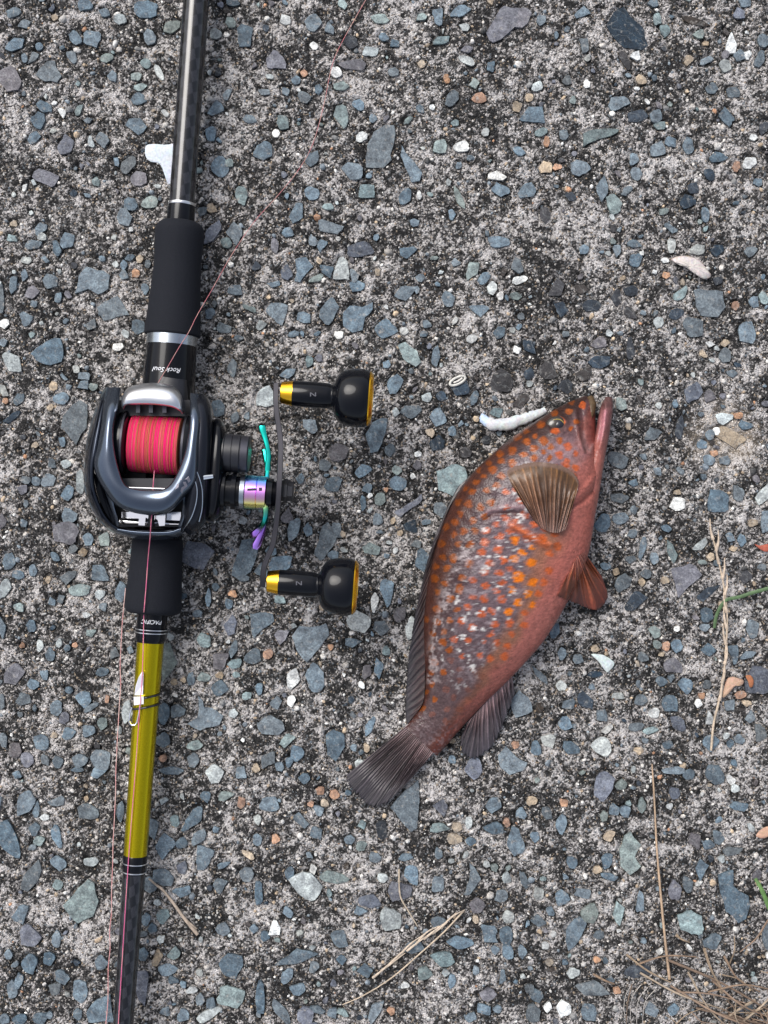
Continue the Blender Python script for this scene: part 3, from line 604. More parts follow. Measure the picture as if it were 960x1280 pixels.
for ox, oy, zf, txt in TILES:
    for it in txt.replace('\n', ';').split(';'):
        q = it.split()
        if len(q) != 6: continue
        zx, zy, L, W, a = map(float, q[:5])
        add_stone(ox + zx / zf, oy + zy / zf, L / zf, W / zf, a, q[5])
n_traced = len(stones)
# random stones: where the photograph's ones are hidden or too many to trace, and around the frame
for i in range(1900):
    px = rng.uniform(-230, 1190); py = rng.uniform(-260, 1540)
    inside = -4 < px < 964 and -4 < py < 1284
    if inside:
        L = rng.choice((5, 6, 7, 8, 9, 10, 11)) * rng.uniform(0.8, 1.1)
        c = rng.choice('bbbbgppwtlldd')
    else:
        L = min(40, 8 + rng.expovariate(1 / 9))
        c = rng.choice('bbbbbbbppggdlwto')
    add_stone(px, py, L, L * rng.uniform(0.5, 1.0), rng.uniform(0, 180), c, tol=0.95)

for i in range(5200):       # the slab goes on beyond the frame
    px = rng.uniform(-1500, 2450); py = rng.uniform(-1900, 3100)
    if -230 < px < 1190 and -260 < py < 1540: continue
    L = min(55, 9 + rng.expovariate(1 / 11))
    add_stone(px, py, L, L * rng.uniform(0.5, 1.0), rng.uniform(0, 180), rng.choice('bbbbbbbppggdlwt'), tol=0.95)

# ---- the slab sheet
fx0, fx1, fy0, fy1, dg = -0.205, 0.205, -0.262, 0.262, 0.00056
xs = np.arange(fx0, fx1 + dg / 2, dg)
ys = np.arange(fy0, fy1 + dg / 2, dg)
ext = []
st, q = dg, 0.0
while q < 60:
    st *= 1.35; q += st; ext.append(q)
ext = np.array(ext)
gx = np.concatenate([fx0 - ext[::-1], xs, xs[-1] + ext])
gy = np.concatenate([fy0 - ext[::-1], ys, ys[-1] + ext])
GX, GY = np.meshgrid(gx, gy)
near = (np.abs(GX) < 0.21) & (np.abs(GY) < 0.267)
Z = np.where(near, hbase(GX, GY) + (vnoise(GX, GY, 0.0042, 5) - 0.5) * 0.0007 + (vnoise(GX, GY, 0.0018, 6) - 0.5) * 0.0006, 0)
ne = len(ext)
SOCK = np.zeros((len(ys), len(xs)), dtype=bool)      # where stones sit
ZI = Z[ne:ne + len(ys), ne:ne + len(xs)]
for s in stones:
    cx, cy, poly = s[0], s[1], s[2]
    m_ = max(math.hypot(a, b) for a, b in poly) + 0.0016
    i0 = int((cx - m_ - fx0) / dg); i1 = int((cx + m_ - fx0) / dg) + 2
    j0 = int((cy - m_ - fy0) / dg); j1 = int((cy + m_ - fy0) / dg) + 2
    i0, j0 = max(i0, 0), max(j0, 0); i1, j1 = min(i1, len(xs)), min(j1, len(ys))
    if i1 - i0 < 2 or j1 - j0 < 2: continue
    X, Y = np.meshgrid(xs[i0:i1] - cx, ys[j0:j1] - cy)
    d = segdist(X, Y, poly + [poly[0]])
    ins = np.zeros(X.shape, bool)
    for (ax, ay), (bx, by) in zip(poly, poly[1:] + poly[:1]):
        c_ = ((ay > Y) != (by > Y)) & (X < (bx - ax) * (Y - ay) / (by - ay + 1e-15) + ax)
        ins ^= c_
    sub = ZI[j0:j1, i0:i1]
    sub -= np.where(ins, 0.0011, 0.00125 * np.clip(1.35 - d / 0.0010, 0, 1))
    SOCK[j0:j1, i0:i1] |= ins
# two hairline cracks
for pl in ([(245, 412), (268, 432), (300, 456), (340, 486)], [(296, 538), (330, 534), (352, 524), (374, 519)], [(700, 372), (715, 385), (716, 398)]):
    d = segdist(GX, GY, [P(a, b)[:2] for a, b in pl])
    Z -= np.where(near, 0.0018 * np.exp(-(d / 0.0008) ** 2), 0)
ny, nx = Z.shape
me = bpy.data.meshes.new('ground')
me.vertices.add(nx * ny)
co = np.stack([GX, GY, Z], -1).reshape(-1, 3).astype(np.float32)
me.vertices.foreach_set('co', co.ravel())
idx = np.arange(nx * ny).reshape(ny, nx)
qd = np.stack([idx[:-1, :-1], idx[:-1, 1:], idx[1:, 1:], idx[1:, :-1]], -1).reshape(-1, 4)
me.loops.add(qd.size)
me.loops.foreach_set('vertex_index', qd.ravel().astype(np.int32))
me.polygons.add(len(qd))
me.polygons.foreach_set('loop_start', np.arange(0, qd.size, 4, dtype=np.int32))
me.polygons.foreach_set('use_smooth', np.ones(len(qd), dtype=bool))
me.update(calc_edges=True)
at_ = me.attributes.new('pit', 'FLOAT', 'POINT')
dp = np.hypot(GX - PIT[0], GY - PIT[1])
pit = np.exp(-(dp / 0.0135) ** 4) * (0.4 + 0.8 * vnoise(GX, GY, 0.004, 9))
at_.data.foreach_set('value', np.clip(pit, 0, 1).astype(np.float32).ravel())
me.materials.append(M['concrete'])
ground = bpy.data.objects.new('ground', me)
col.objects.link(ground)
tag(ground, 'weathered concrete slab with exposed slate chips and sand grains', 'concrete', kind='structure')

def stone_geo(poly, top, r, tilt):
    n = len(poly)
    v = [(a * 0.96, b * 0.96, -0.0022) for a, b in poly]
    v += [(a * 0.955, b * 0.955, top + tilt[0] * a + tilt[1] * b + r.uniform(-0.00012, 0.00006)) for a, b in poly]
    f = [(k, (k + 1) % n, n + (k + 1) % n, n + k) for k in range(n)]
    v.append((sum(p[0] for p in poly) / n, sum(p[1] for p in poly) / n, top + r.uniform(0.0, 0.00028)))
    f += [(n + k, n + (k + 1) % n, 2 * n) for k in range(n)]
    return v, f

def ccw(poly):
    a = sum(x0 * y1 - x1 * y0 for (x0, y0), (x1, y1) in zip(poly, poly[1:] + poly[:1]))
    return poly if a > 0 else poly[::-1]

order = sorted(range(len(stones)), key=lambda i: -(stones[i][4] if (abs(stones[i][0]) < 0.163 and abs(stones[i][1]) < 0.217) else -1))
single = set(order[:300])
rest = MB()
for i, (cx, cy, poly, colr, rad, code) in enumerate(stones):
    hb = float(hbase(cx, cy)) if abs(cx) < 0.205 and abs(cy) < 0.262 else 0.0002
    top = hb + rng.uniform(-0.00020, 0.00022)
    if code == 'd': top -= 0.0003
    tilt = (rng.uniform(-0.02, 0.02), rng.uniform(-0.02, 0.02))
    v, f = stone_geo(ccw(poly), top, rng, tilt)
    if i in single:
        b = MB()
        b.add([(x + cx, y + cy, z) for x, y, z in v], f, None, [colr] * len(v))
        o = b.build('stone', M['stone'], None, True, 25, (cx, cy, 0))
        o.parent = ground
    else:
        rest.add([(x + cx, y + cy, z) for x, y, z in v], f, None, [colr] * len(v))
o = rest.build('small_stones', M['stone'], ground, True, 25)
tag(o, kind='stuff')

# ---- sand grains: low domes scattered in the matrix
def grains(N, seed, rmin, rmax, name):
    rs = np.random.RandomState(seed)
    x = rs.uniform(-0.215, 0.215, N); y = rs.uniform(-0.27, 0.27, N)
    i = np.clip(((x - fx0) / dg + 0.5).astype(int), 0, len(xs) - 1); j = np.clip(((y - fy0) / dg + 0.5).astype(int), 0, len(ys) - 1)
    ok = ~SOCK[j, i]
    x, y, i, j = x[ok], y[ok], i[ok], j[ok]
    n = len(x)
    z0 = ZI[j, i]
    r = rmin + (rmax - rmin) * rs.rand(n) ** 2.6
    K = 6
    th = np.arange(K) * 2 * np.pi / K
    asp = rs.uniform(0.6, 1.0, n); rot = rs.uniform(0, 6.28, n)
    rr = r[:, None] * rs.uniform(0.75, 1.2, (n, K))
    lx = rr * np.cos(th); ly = rr * np.sin(th) * asp[:, None]
    X = lx * np.cos(rot)[:, None] - ly * np.sin(rot)[:, None]
    Y = lx * np.sin(rot)[:, None] + ly * np.cos(rot)[:, None]
    hh = r * rs.uniform(0.35, 0.75, n)
    V = np.zeros((n, 2 * K + 1, 3), np.float32)
    V[:, :K, 0] = x[:, None] + X; V[:, :K, 1] = y[:, None] + Y; V[:, :K, 2] = (z0 - 0.0004)[:, None]
    V[:, K:2 * K, 0] = x[:, None] + X * 0.8; V[:, K:2 * K, 1] = y[:, None] + Y * 0.8; V[:, K:2 * K, 2] = (z0 + hh * 0.6)[:, None]
    V[:, 2 * K, 0] = x; V[:, 2 * K, 1] = y; V[:, 2 * K, 2] = z0 + hh
    q = []
    for k in range(K):
        k2 = (k + 1) % K
        q += [(k, k2, K + k2), (k, K + k2, K + k), (K + k, K + k2, 2 * K)]
    q = np.array(q)
    F = (q[None] + (np.arange(n) * (2 * K + 1))[:, None, None]).reshape(-1, 3)
    pal = np.array([(0.52, 0.50, 0.475), (0.46, 0.43, 0.40), (0.32, 0.30, 0.28), (0.40, 0.31, 0.22), (0.20, 0.20, 0.20), (0.16, 0.19, 0.22), (0.06, 0.06, 0.06), (0.40, 0.22, 0.13), (0.62, 0.61, 0.59)])
    c = pal[rs.choice(9, n, p=[0.20, 0.17, 0.12, 0.11, 0.10, 0.11, 0.08, 0.02, 0.09])] * rs.uniform(0.8, 1.15, (n, 1))
    me = bpy.data.meshes.new(name)
    me.vertices.add(n * (2 * K + 1))
    me.vertices.foreach_set('co', V.ravel())
    me.loops.add(F.size)
    me.loops.foreach_set('vertex_index', F.ravel().astype(np.int32))
    me.polygons.add(len(F))
    me.polygons.foreach_set('loop_start', np.arange(0, F.size, 3, dtype=np.int32))
    me.polygons.foreach_set('use_smooth', np.ones(len(F), dtype=bool))
    me.update(calc_edges=True)
    ca = me.color_attributes.new('Col', 'FLOAT_COLOR', 'POINT')
    cc = np.ones((n, 2 * K + 1, 4), np.float32)
    cc[:, :, :3] = c[:, None, :]
    ca.data.foreach_set('color', cc.ravel())
    me.materials.append(M['stone'])
    o = bpy.data.objects.new(name, me)
    col.objects.link(o)
    o.parent = ground
    tag(o, kind='stuff')
grains(20000, 21, 0.00022, 0.0010, 'sand_grains')
grains(1300, 22, 0.0009, 0.0019, 'gravel_grains')

# ------------------------------------------------------------------ fishing rod
AX = lambda y: 245.3 - 0.0712 * y         # rod axis in the photograph
ZR = 13.0                                 # axis height, mm
rod = empty('fishing_rod', P(AX(640), 640, 0), 'black fishing rod with foam grips and a yellow gold tube lying on the concrete', 'fishing rod')
def rodpart(name, st, m, n=28, parent=None, sub=4, caps=True, sharp=35, z=ZR):
    """st: (py, r_px [, dx])"""
    b = MB()
    pts = [(AX(s[0]) + (s[2] if len(s) > 2 else 0), s[0], z, s[1]) for s in st]
    if sub > 1 and len(pts) > 2: pts = [tuple(p) for p in cr(pts, sub)]
    tube(b, pts, n, caps)
    return b.build(name, M[m], parent or rod, True, sharp)

rodpart('rear_blank', [(-900, 17.2), (256, 15.8)], 'carbon', 32, sub=1)
rodpart('butt_grip', [(-1150, 15), (-1148, 24), (-1100, 25), (-980, 22), (-905, 20), (-898, 14)], 'foam')
rodpart('winding_ring', [(253.6, 16.4), (254.2, 16.8), (256.8, 16.8), (257.4, 16.4)], 'silver', 32, sub=1)
rodpart('rear_collar', [(257, 16.6), (262, 17.2), (276, 17.4), (282, 17.4)], 'black_gloss', 32, sub=1)
rodpart('rear_grip', [(277, 18.5), (278.5, 24), (284, 29), (292, 30.6), (310, 30), (330, 29.4), (355, 30.5), (380, 32.2), (400, 33.8), (413, 34.8), (419, 34.8), (420, 30)], 'foam', 40, sub=4)
rodpart('grip_ring', [(417.5, 30), (418, 31.6), (432, 31.6), (432.5, 30)], 'ring_silver', 40, sub=1)
seat = rodpart('reel_seat', [(431, 31.0), (445, 31.6), (470, 32.5), (500, 33), (540, 30), (600, 29), (680, 30)], 'black_gloss', 40, sub=3)
rodpart('fore_grip', [(672, 29.5), (676, 31.5), (700, 32.3), (735, 34.2), (755, 35.4), (762, 34.8), (766, 31), (767, 20)], 'foam', 40, sub=3)
nut = rodpart('lettered_collar', [(764, 19.0), (784, 18.8), (785, 19.8), (799, 19.0), (803, 17.0)], 'black_gloss', 36, sub=1)
for y in (786.5, 790.5):
    rodpart('pinstripe', [(y - 0.7, 19.95), (y - 0.5, 20.25), (y + 0.5, 20.2), (y + 0.7, 19.9)], 'silver', 36, sub=1, parent=nut)
rodpart('gold_tube', [(801, 16.9), (960, 15.4), (1070, 14.6)], 'goldtube', 36, sub=4)
wnd = rodpart('thread_winding', [(1068.5, 14.9), (1069.5, 15.3), (1090, 14.9), (1091.5, 14.3)], 'black_gloss', 32, sub=1)
for y in (1078.5, 1089.2):
    rodpart('pinstripe', [(y - 0.8, 15.0), (y - 0.5, 15.35), (y + 0.5, 15.3), (y + 0.8, 14.9)], 'silver', 32, sub=1, parent=wnd)
rodpart('tip_blank', [(1089, 14.2), (1280, 12.6), (1900, 9.0), (3000, 4.5)], 'carbon', 32, sub=3)

# trigger under the reel seat, resting on the slab
b = MB()
tube(b, [(AX(470), 470, 6, (16, 10)), (AX(480), 482, 3.6, (12, 8)), (AX(490), 496, 2.2, (8, 5)), (AX(495), 505, 1.6, (4, 3))], 14)
b.build('trigger', M['black_gloss'], rod)

def text_on_rod(txt, px, py, size_px, r_px, m, parent, name, shear=0.25, lift=0.35, z=ZR):
    cu = bpy.data.curves.new(name, 'FONT')
    cu.body = txt
    cu.align_x = 'CENTER'; cu.align_y = 'CENTER'
    cu.size = 1.0
    cu.shear = shear
    cu.resolution_u = 3
    to = bpy.data.objects.new(name, cu)
    col.objects.link(to)
    dg_ = bpy.context.evaluated_depsgraph_get()
    tm = bpy.data.meshes.new_from_object(to.evaluated_get(dg_))
    bpy.data.objects.remove(to)
    b = MB()
    a = math.atan(0.0712)
    verts = []
    for v in tm.vertices:
        x, y = -v.co.x * size_px, v.co.y * size_px       # upside down as in the photo: seen from the rod tip
        X = px + x * math.cos(a) - y * math.sin(a) * 1
        Y = py + y * math.cos(a) + x * math.sin(a)
        zz = z + 9
        rm = r_px / 3.0 * (1 - z / 550)
        for _ in range(5):
            off = (P(X, Y, zz)[0] - P(AX(Y), Y, z)[0]) * 1000
            zz = z + math.sqrt(max(rm ** 2 - off ** 2, 1)) + lift * 0.3
        verts.append(P(X, Y, zz))
    fs = [tuple(p.vertices) for p in tm.polygons]
    b.add(verts, fs)
    bpy.data.meshes.remove(tm)
    return b.build(name, M[m], parent, False)
text_on_rod('Rock Soul', 209, 462, 8.6, 32.6, 'white_print', seat, 'lettering', 0.35)
text_on_rod('PACIFIC', 190, 777.5, 7.2, 19.2, 'white_print', nut, 'lettering', 0.25)

# hook keeper strapped to the gold tube
hk = MB()
zt = lambda px, py, r=16.2: ZR + math.sqrt(max(r * r - (px - AX(py)) ** 2, 4)) / 3
def plate(mb, outline, z, th):
    n = len(outline)
    v = [P(a, b_, z if not callable(z) else z(a, b_)) for a, b_ in outline] + [P(a, b_, (z if not callable(z) else z(a, b_)) - th) for a, b_ in outline]
    f = [tuple(range(n)), tuple(range(2 * n - 1, n - 1, -1))] + [(k, n + k, n + (k + 1) % n, (k + 1) % n) for k in range(n)]
    mb.add(v, f)
plate(hk, [(177.5, 839.5), (179.5, 840), (179, 856), (178.8, 869), (168, 869), (169.5, 858), (173, 847)], lambda a, b_: 20.2 if b_ < 850 else 19.7, 0.8)
keeper = hk.build('hook_keeper', M['polished'], rod, False)
b = MB(); plate(b, [(167, 871), (179.5, 870.5), (179.5, 880), (167.5, 881.5)], 20.4, 2.2); b.build('clamp', M['polished'], keeper, False)
b = MB()
tube(b, [(175.5, 880, 19.6, 1.1), (173.5, 893, 19.4, 1.1), (171.5, 903, 19.2, 1.1), (168.5, 906.5, 19, 1.1), (164, 906, 18.8, 1.1), (161.5, 902, 18.6, 1.1), (162.5, 893, 18.4, 1.1), (165, 884, 18.6, 1.1)], 8)
b.build('wire_loop', M['chrome'], keeper)
for y0, sl in ((868, 2.0), (880, 2.2)):
    b = MB()
    pts = []
    for k in range(33):
        th = 2 * math.pi * k / 32
        off = math.cos(th) * 17.6
        yy = y0 + sl - off * 0.16
        zz = ZR + math.sin(th) * 17.8 / 3 * (1 - ZR / 550)
        if -0.95 < math.cos(th) < 0.2 and math.sin(th) > 0: zz += 0.9
        q = P(AX(yy) + off, yy, ZR)
        pts.append((q[0], q[1], zz * 0.001))
    tube_w(b, pts, [0.00042] * len(pts), 8)
    b.build('rubber_band', M['black_satin'], keeper)

# ------------------------------------------------------------------ fishing reel
reel = empty('fishing_reel', P(190, 580, 0), 'dark gunmetal baitcasting reel with pink line on its spool, clamped to the rod', 'fishing reel')

# cover that frames the spool window
I = [(151, 484), (148, 509), (142.5, 533), (143, 560), (148.5, 586), (157, 606), (172, 611.5), (190, 612.5), (205, 611), (217, 599), (229, 572), (235.5, 542), (237.5, 514), (237.5, 491)]
O = [(133, 484), (129, 505), (126.5, 530), (121.5, 558), (117, 582), (127, 608), (150, 635), (190, 644.5), (213, 639), (231, 621), (247, 601), (251, 560), (255, 522), (252, 494)]
dz = [-13, -5, -1.2, 0, 0, 0, -0.5, -0.8, -0.5, 0, 0, -1.0, -4, -12]
def lerp(a, b, t): return (a[0] + (b[0] - a[0]) * t, a[1] + (b[1] - a[1]) * t)
rows = []
for t, z in ((0.02, 31), (0.0, 42), (0.0, 46.6), (0.06, 48.6), (0.40, 49.6), (0.72, 48.6), (0.94, 46.6), (1.0, 43.6), (0.92, 40.0)):
    rows.append([(*lerp(i, o, t), z + d * (0.4 if z < 35 else 1)) for i, o, d in zip(I, O, dz)])
b = MB()
loft(b, rows, 6, 3, flip=True)
cover = b.build('body_cover', M['gun'], reel, True, 60)
# chassis: palm side shell, front bar, right rail
C = [(135, 483), (131, 505), (127, 530), (122, 560), (118, 585), (120, 613), (131, 642), (147, 657.5), (168, 660.5), (190, 661.5), (210, 661), (225, 656), (236, 636), (242, 614), (247, 601)]
B = [(131, 484), (122, 503), (113, 532), (107, 560), (104.5, 589), (107.5, 619), (121, 648), (142, 666), (165, 672.5), (190, 674.5), (210, 674), (226, 669), (242, 648), (249, 622), (250, 602)]
zo = [-14, -6, -2, 0, 0, -2, -6, -9, -10, -10, -10, -9, -5, -1, 0]
rows = []
for t, z in ((-0.25, 20), (0.0, 30), (0.0, 41), (0.1, 44.5), (0.45, 44.2), (0.8, 40.5), (1.0, 33.5), (1.0, 24), (0.9, 17)):
    rows.append([(*lerp(c, o, t), z + d * (0.25 if z < 25 else 1)) for c, o, d in zip(C, B, zo)])
b = MB()
loft(b, rows, 6, 3, flip=True)
chassis = b.build('chassis', M['gun_mid'], reel, True, 60)
# lighter bar across the front
b = MB()
loft(b, [[(146, 660, 30), (168, 663, 30), (190, 664, 30), (211, 663.5, 30), (226, 659, 30)],
         [(147, 660.5, 35.2), (168, 663.3, 35.4), (190, 664.3, 35.5), (211, 663.8, 35.4), (226, 659.5, 35.3)],
         [(146, 664, 34.9), (167, 668, 35.0), (190, 669.5, 35.0), (211, 669, 35.0), (226, 664.5, 34.9)],
         [(145, 667, 31.0), (166, 672.5, 31.0), (190, 674.6, 31.0), (211, 674, 31.0), (227, 668.8, 31.0)],
         [(146, 667, 26.0), (166, 672.3, 26.0), (190, 674.4, 26.0), (211, 673.8, 26.0), (227, 668.5, 26.0)]], 5, 4, flip=True)
b.build('front_bar', M['gun'], chassis, True, 60)
# crease line of the palm shell
b = MB()
tube(b, [(*p, z, 1.1) for p, z in zip([(127, 500), (120, 530), (113.5, 560), (111, 589), (114, 617), (127, 646), (146, 662)], [38, 42.6, 43.9, 43.8, 42.5, 38.5, 35])], 8)
b.build('trim_line', M['gun_dark'], chassis)
# dark wedge-shaped side windows and struts between cover and front bar
b = MB()
loft(b, [[(117, 590, 41.5), (121, 615, 39), (134, 644, 36), (147, 659, 34)], [(122, 596, 41.0), (130, 615, 38), (140, 636, 35), (148, 656, 33)], [(128, 604, 35), (135, 620, 33), (142, 636, 31), (149, 654, 30)]], 4, 3, flip=True)
b.build('side_recess', M['black_gloss'], chassis)
for row in ([[(128, 606, 43), (134, 622, 41), (140, 640, 38.5), (145, 657, 36)], [(131, 606, 44), (138, 622, 42), (144, 640, 39.5), (148, 657, 37)], [(138, 618, 43), (141, 626, 41.5), (145, 641, 39), (149, 657, 36.5)]],
            [[(229, 620, 43), (228.5, 632, 41), (226, 645, 38.5), (222, 659, 36)], [(235, 614, 44), (234, 630, 42.4), (231, 645, 40), (226, 658, 37.5)], [(240, 608, 43.5), (239, 626, 41.5), (236, 642, 39), (229, 657, 36.5)]]):
    b = MB(); loft(b, row, 4, 3, flip=True); b.build('strut', M['gun'], chassis)
# dark inner frame: floor and level wind housing
b = MB()
def box(mb, x0, x1, y0, y1, z0, z1):
    v = [P(x, y, z) for z in (z0, z1) for x, y in ((x0, y0), (x1, y0), (x1, y1), (x0, y1))]
    mb.add(v, [(0, 1, 2, 3), (7, 6, 5, 4), (0, 4, 5, 1), (1, 5, 6, 2), (2, 6, 7, 3), (3, 7, 4, 0)])
box(b, 128, 252, 500, 655, 17, 23)
box(b, 152, 226, 598, 614, 23, 41.5)
b.build('inner_frame', M['black_satin'], reel, False)
b = MB(); tube(b, [(150, 652, 30, 5), (228, 656, 30, 5)], 16); b.build('worm_shaft', M['chrome'], reel)
b = MB(); box(b, 146, 228, 655.5, 658.5, 22, 36.2); b.build('front_plate', M['black_gloss'], reel, False)
b = MB(); box(b, 152, 226, 640, 655, 24, 29); b.build('guide_plate', M['chrome'], reel, False)
# level wind carriage
b = MB()
plate(b, [(174, 641), (207, 642), (206, 657), (199, 657.5), (197, 650), (194, 648), (191, 655), (186.5, 655), (185.5, 648), (182, 647), (181, 657), (173, 656.5)], 36.6, 6)
lw = b.build('line_guide', M['chrome'], reel, False)
b = MB(); tube(b, [(189.5, 643, 36.2, 4.2), (189, 658, 36.2, 4.2)], 14); b.build('guide_eye', M['black_gloss'], lw)
# foot that sits on the reel seat
b = MB()
tube(b, [(AX(450), 472, 21, (20, 9)), (AX(500), 500, 20, (26, 14)), (AX(600), 600, 20, (26, 14)), (AX(660), 668, 21, (20, 8))], 18)
b.build('reel_foot', M['black_satin'], reel)
# spool
tilt = 0.0712
def spin(mb, cx, cy, cz, prof, n=40, colf=None):
    """lathe about the reel's axle; prof (dx_px, r_px)"""
    verts = []; cols = []; faces = []
    ax = Vector((1, -(-tilt), 0)); ax = Vector((math.cos(math.atan(tilt)), -math.sin(math.atan(tilt)), 0))
    a2 = Vector((-ax.y, ax.x, 0))
    c0 = Vector(P(cx, cy, cz))
    k = rpx(1, cz)
    for i, (dx, r) in enumerate(prof):
        for q in range(n):
            th = 2 * math.pi * q / n
            verts.append(c0 + ax * (dx * k) + a2 * (r * k * math.cos(th)) + Vector((0, 0, r * k * math.sin(th))))
            cols.append(colf(i) if colf else (1, 1, 1))
    m = len(prof)
    for i in range(m - 1):
        for q in range(n):
            q2 = (q + 1) % n
            faces.append((i * n + q, (i + 1) * n + q, (i + 1) * n + q2, i * n + q2))
    faces.append(tuple(range(n)))
    faces.append(tuple((m - 1) * n + q for q in range(n - 1, -1, -1)))
    mb.add(verts, faces, None, cols)
SY = 556
b = MB()
spin(b, 195.5, SY, 34, [(-46, 8), (-46, 38), (-40, 40), (-36, 39.5), (-34, 36), (-33, 20), (33, 20), (34, 36), (36, 39.5), (40, 40), (46, 38), (46, 8)], 48)
spool = b.build('spool', M['black_gloss'], reel, True, 30)
for dx in (-37.5, 37.5):
    b = MB(); spin(b, 195.5, SY, 34, [(dx - 1.4, 36), (dx - 1.2, 40.3), (dx + 1.2, 40.3), (dx + 1.4, 36)], 48)
    b.build('flange_edge', M['dark_metal'], spool)
lr = random.Random(4)
prof = []; lcol = []
x = -31.0
while x < 31.0:
    wd = lr.uniform(0.55, 0.95)
    base_r = 36.2 - 0.9 * (abs(x) / 32) ** 4 + lr.uniform(-0.25, 0.3)
    t = lr.random()
    tt = (vnoise(np.array([x]), np.array([0.0]), 6, 8)[0])
    if t < 0.26 * tt * 2: c = (0.50, 0.15, 0.08)
    elif t < 0.30: c = (0.42, 0.24, 0.11)
    elif t < 0.48: c = (0.66, 0.04, 0.10)
    else: c = (0.78, 0.022, 0.19)
    prof += [(x, base_r - 0.45), (x + wd * 0.5, base_r), (x + wd * 0.98, base_r - 0.45)]
    lcol += [c, c, c]
    x += wd
b = MB()
spin(b, 195.5, SY, 34, [(-31.1, 20)] + prof + [(31.7, 20)], 64, lambda i: ([lcol[0]] + lcol + [lcol[-1]])[i])
b.build('wound_line', M['braid'], spool, True, 80)
# clutch bar
re = [(151.5, 508), (153, 495), (163, 483.5), (190, 478.8), (215, 482.5), (227, 495), (229.5, 513)]
fe = [(154.5, 512), (157, 507), (166, 505.5), (190, 505.5), (212, 508), (223, 512.5), (228, 517.5)]
rows = []
for t, z, dzz in ((0.0, 35, 0), (0.0, 41.5, 0), (0.14, 45.3, 0), (0.45, 47.6, 0), (0.85, 47.6, 0), (1.0, 46.4, 0), (1.0, 43, 0), (0.8, 41, 0)):
    rows.append([(*lerp(a, f, t), z - d) for a, f, d in zip(re, fe, (4, 1.2, 0, 0, 0, 1.2, 4))])
b = MB(); loft(b, rows, 6, 3, flip=True)
b.build('clutch_bar', M['silver'], reel, True, 70)
b = MB()
for x0 in (170, 186, 203):
    box(b, x0, x0 + 5, 506, 516, 36, 42)
b.build('bar_post', M['dark_metal'], reel, False)
b = MB(); box(b, 150, 232, 500, 520, 30, 37); b.build('bar_bed', M['black_satin'], reel, False)
b = MB(); tube(b, [(161, 609.5, 46.4, 0.9), (206, 611, 46.4, 0.9)], 8); b.build('cover_edge', M['silver'], cover)
def drape_tree(*obs):
    vs_, fs_ = [], []
    for o_ in obs:
        b0 = len(vs_); oo = org(o_)
        vs_ += [v_.co + oo for v_ in o_.data.vertices]
        fs_ += [tuple(i_ + b0 for i_ in p_.vertices) for p_ in o_.data.polygons]
    return BVHTree.FromPolygons(vs_, fs_)
def drape(tree, x, y, dflt):
    a = Vector((0, 0, H)); t = Vector(P(x, y, 0)) - a
    h_ = tree.ray_cast(a, t.normalized())
    return h_[0].z * 1000 if h_[0] else dflt
# handle side plate: rounded sections stacked along the axle
def sections(mb, secs, n=48, e=2.7):
    rings = []
    for (cx, y0, y1, z0, z1) in secs:
        ring = []
        for q in range(n):
            th = 2 * math.pi * q / n
            c, s = math.cos(th), math.sin(th)
            yy = (y0 + y1) / 2 - (y1 - y0) / 2 * math.copysign(abs(c) ** (2 / e), c)
            zz = (z0 + z1) / 2 + (z1 - z0) / 2 * math.copysign(abs(s) ** (2 / e), s)
            ring.append((cx + (580 - yy) * tilt * 0.9, yy, zz))
        rings.append(ring)
    a = np.array(rings)
    bb = np.array([cr(a[:, j], 3) for j in range(n)]).transpose(1, 0, 2)
    g = [[P(*p) for p in r_] for r_ in bb]
    grid(mb, g, True, flip=False)
    k = len(g) - 1
    mb.f.append(tuple(len(mb.v) - n + q for q in range(n)))
b = MB()
sections(b, [(234, 500, 662, 16, 44), (241, 492, 668, 15, 46.5), (249, 493, 667, 15, 47), (255, 498, 662, 15.5, 46.4), (260, 507, 656, 16.5, 45), (263, 517, 651, 17.5, 43)])
hp = b.build('handle_side_plate', M['gun_dark'], reel, True, 60)
b = MB()
sections(b, [(262, 526, 650, 19, 42.6), (266, 523, 652, 18.5, 43.2), (271, 523, 652, 18.5, 43.4), (275, 527, 649, 19, 42.6), (279, 534, 646, 20, 40.5), (281.5, 540, 641, 22, 37)])
b.build('gear_cover', M['black_gloss'], hp, True, 60)
tree_r = drape_tree(cover, chassis, hp)
for pl in ([(244.5, 602), (246.5, 612), (246, 624), (243, 637), (238, 649), (229, 662), (221, 672)],
           [(246.5, 590), (249.5, 598), (252.5, 610), (253.3, 622), (252.5, 637), (249, 652)]):
    b = MB()
    q = cr(pl, 5)
    zs = [drape(tree_r, a, c, 40) + 0.15 for a, c in q]
    zs = [max(zs[max(i_ - 1, 0)], zs[i_], zs[min(i_ + 1, len(zs) - 1)]) for i_ in range(len(zs))]
    tube(b, [(a, c, z_, 0.75) for (a, c), z_ in zip(q, zs)], 8)
    b.build('trim_line', M['ring_silver'], hp)
b = MB(); tube(b, [(254, 597, 45.6, 3.2), (266, 595.5, 44.6, 2.6)], 10); b.build('screw', M['chrome'], hp)
# emblem on the cover: angular open letter
b = MB()
zc = 49.6
for ol in ([(224, 597.5), (236, 595.5), (238.5, 601), (235.5, 603.5), (233.2, 599), (225, 600)],
           [(228.5, 602.5), (232, 602), (234.5, 607.5), (229.5, 612), (227.5, 617), (225.5, 614), (226.5, 610), (230.5, 607.2)],
           [(221, 605), (224, 604), (223, 609), (219, 612)]):
    plate(b, ol, lambda a, c: drape(tree_r, a, c, 48) + 0.12, 1.0)
b.build('emblem', M['grey_print'], cover, False)
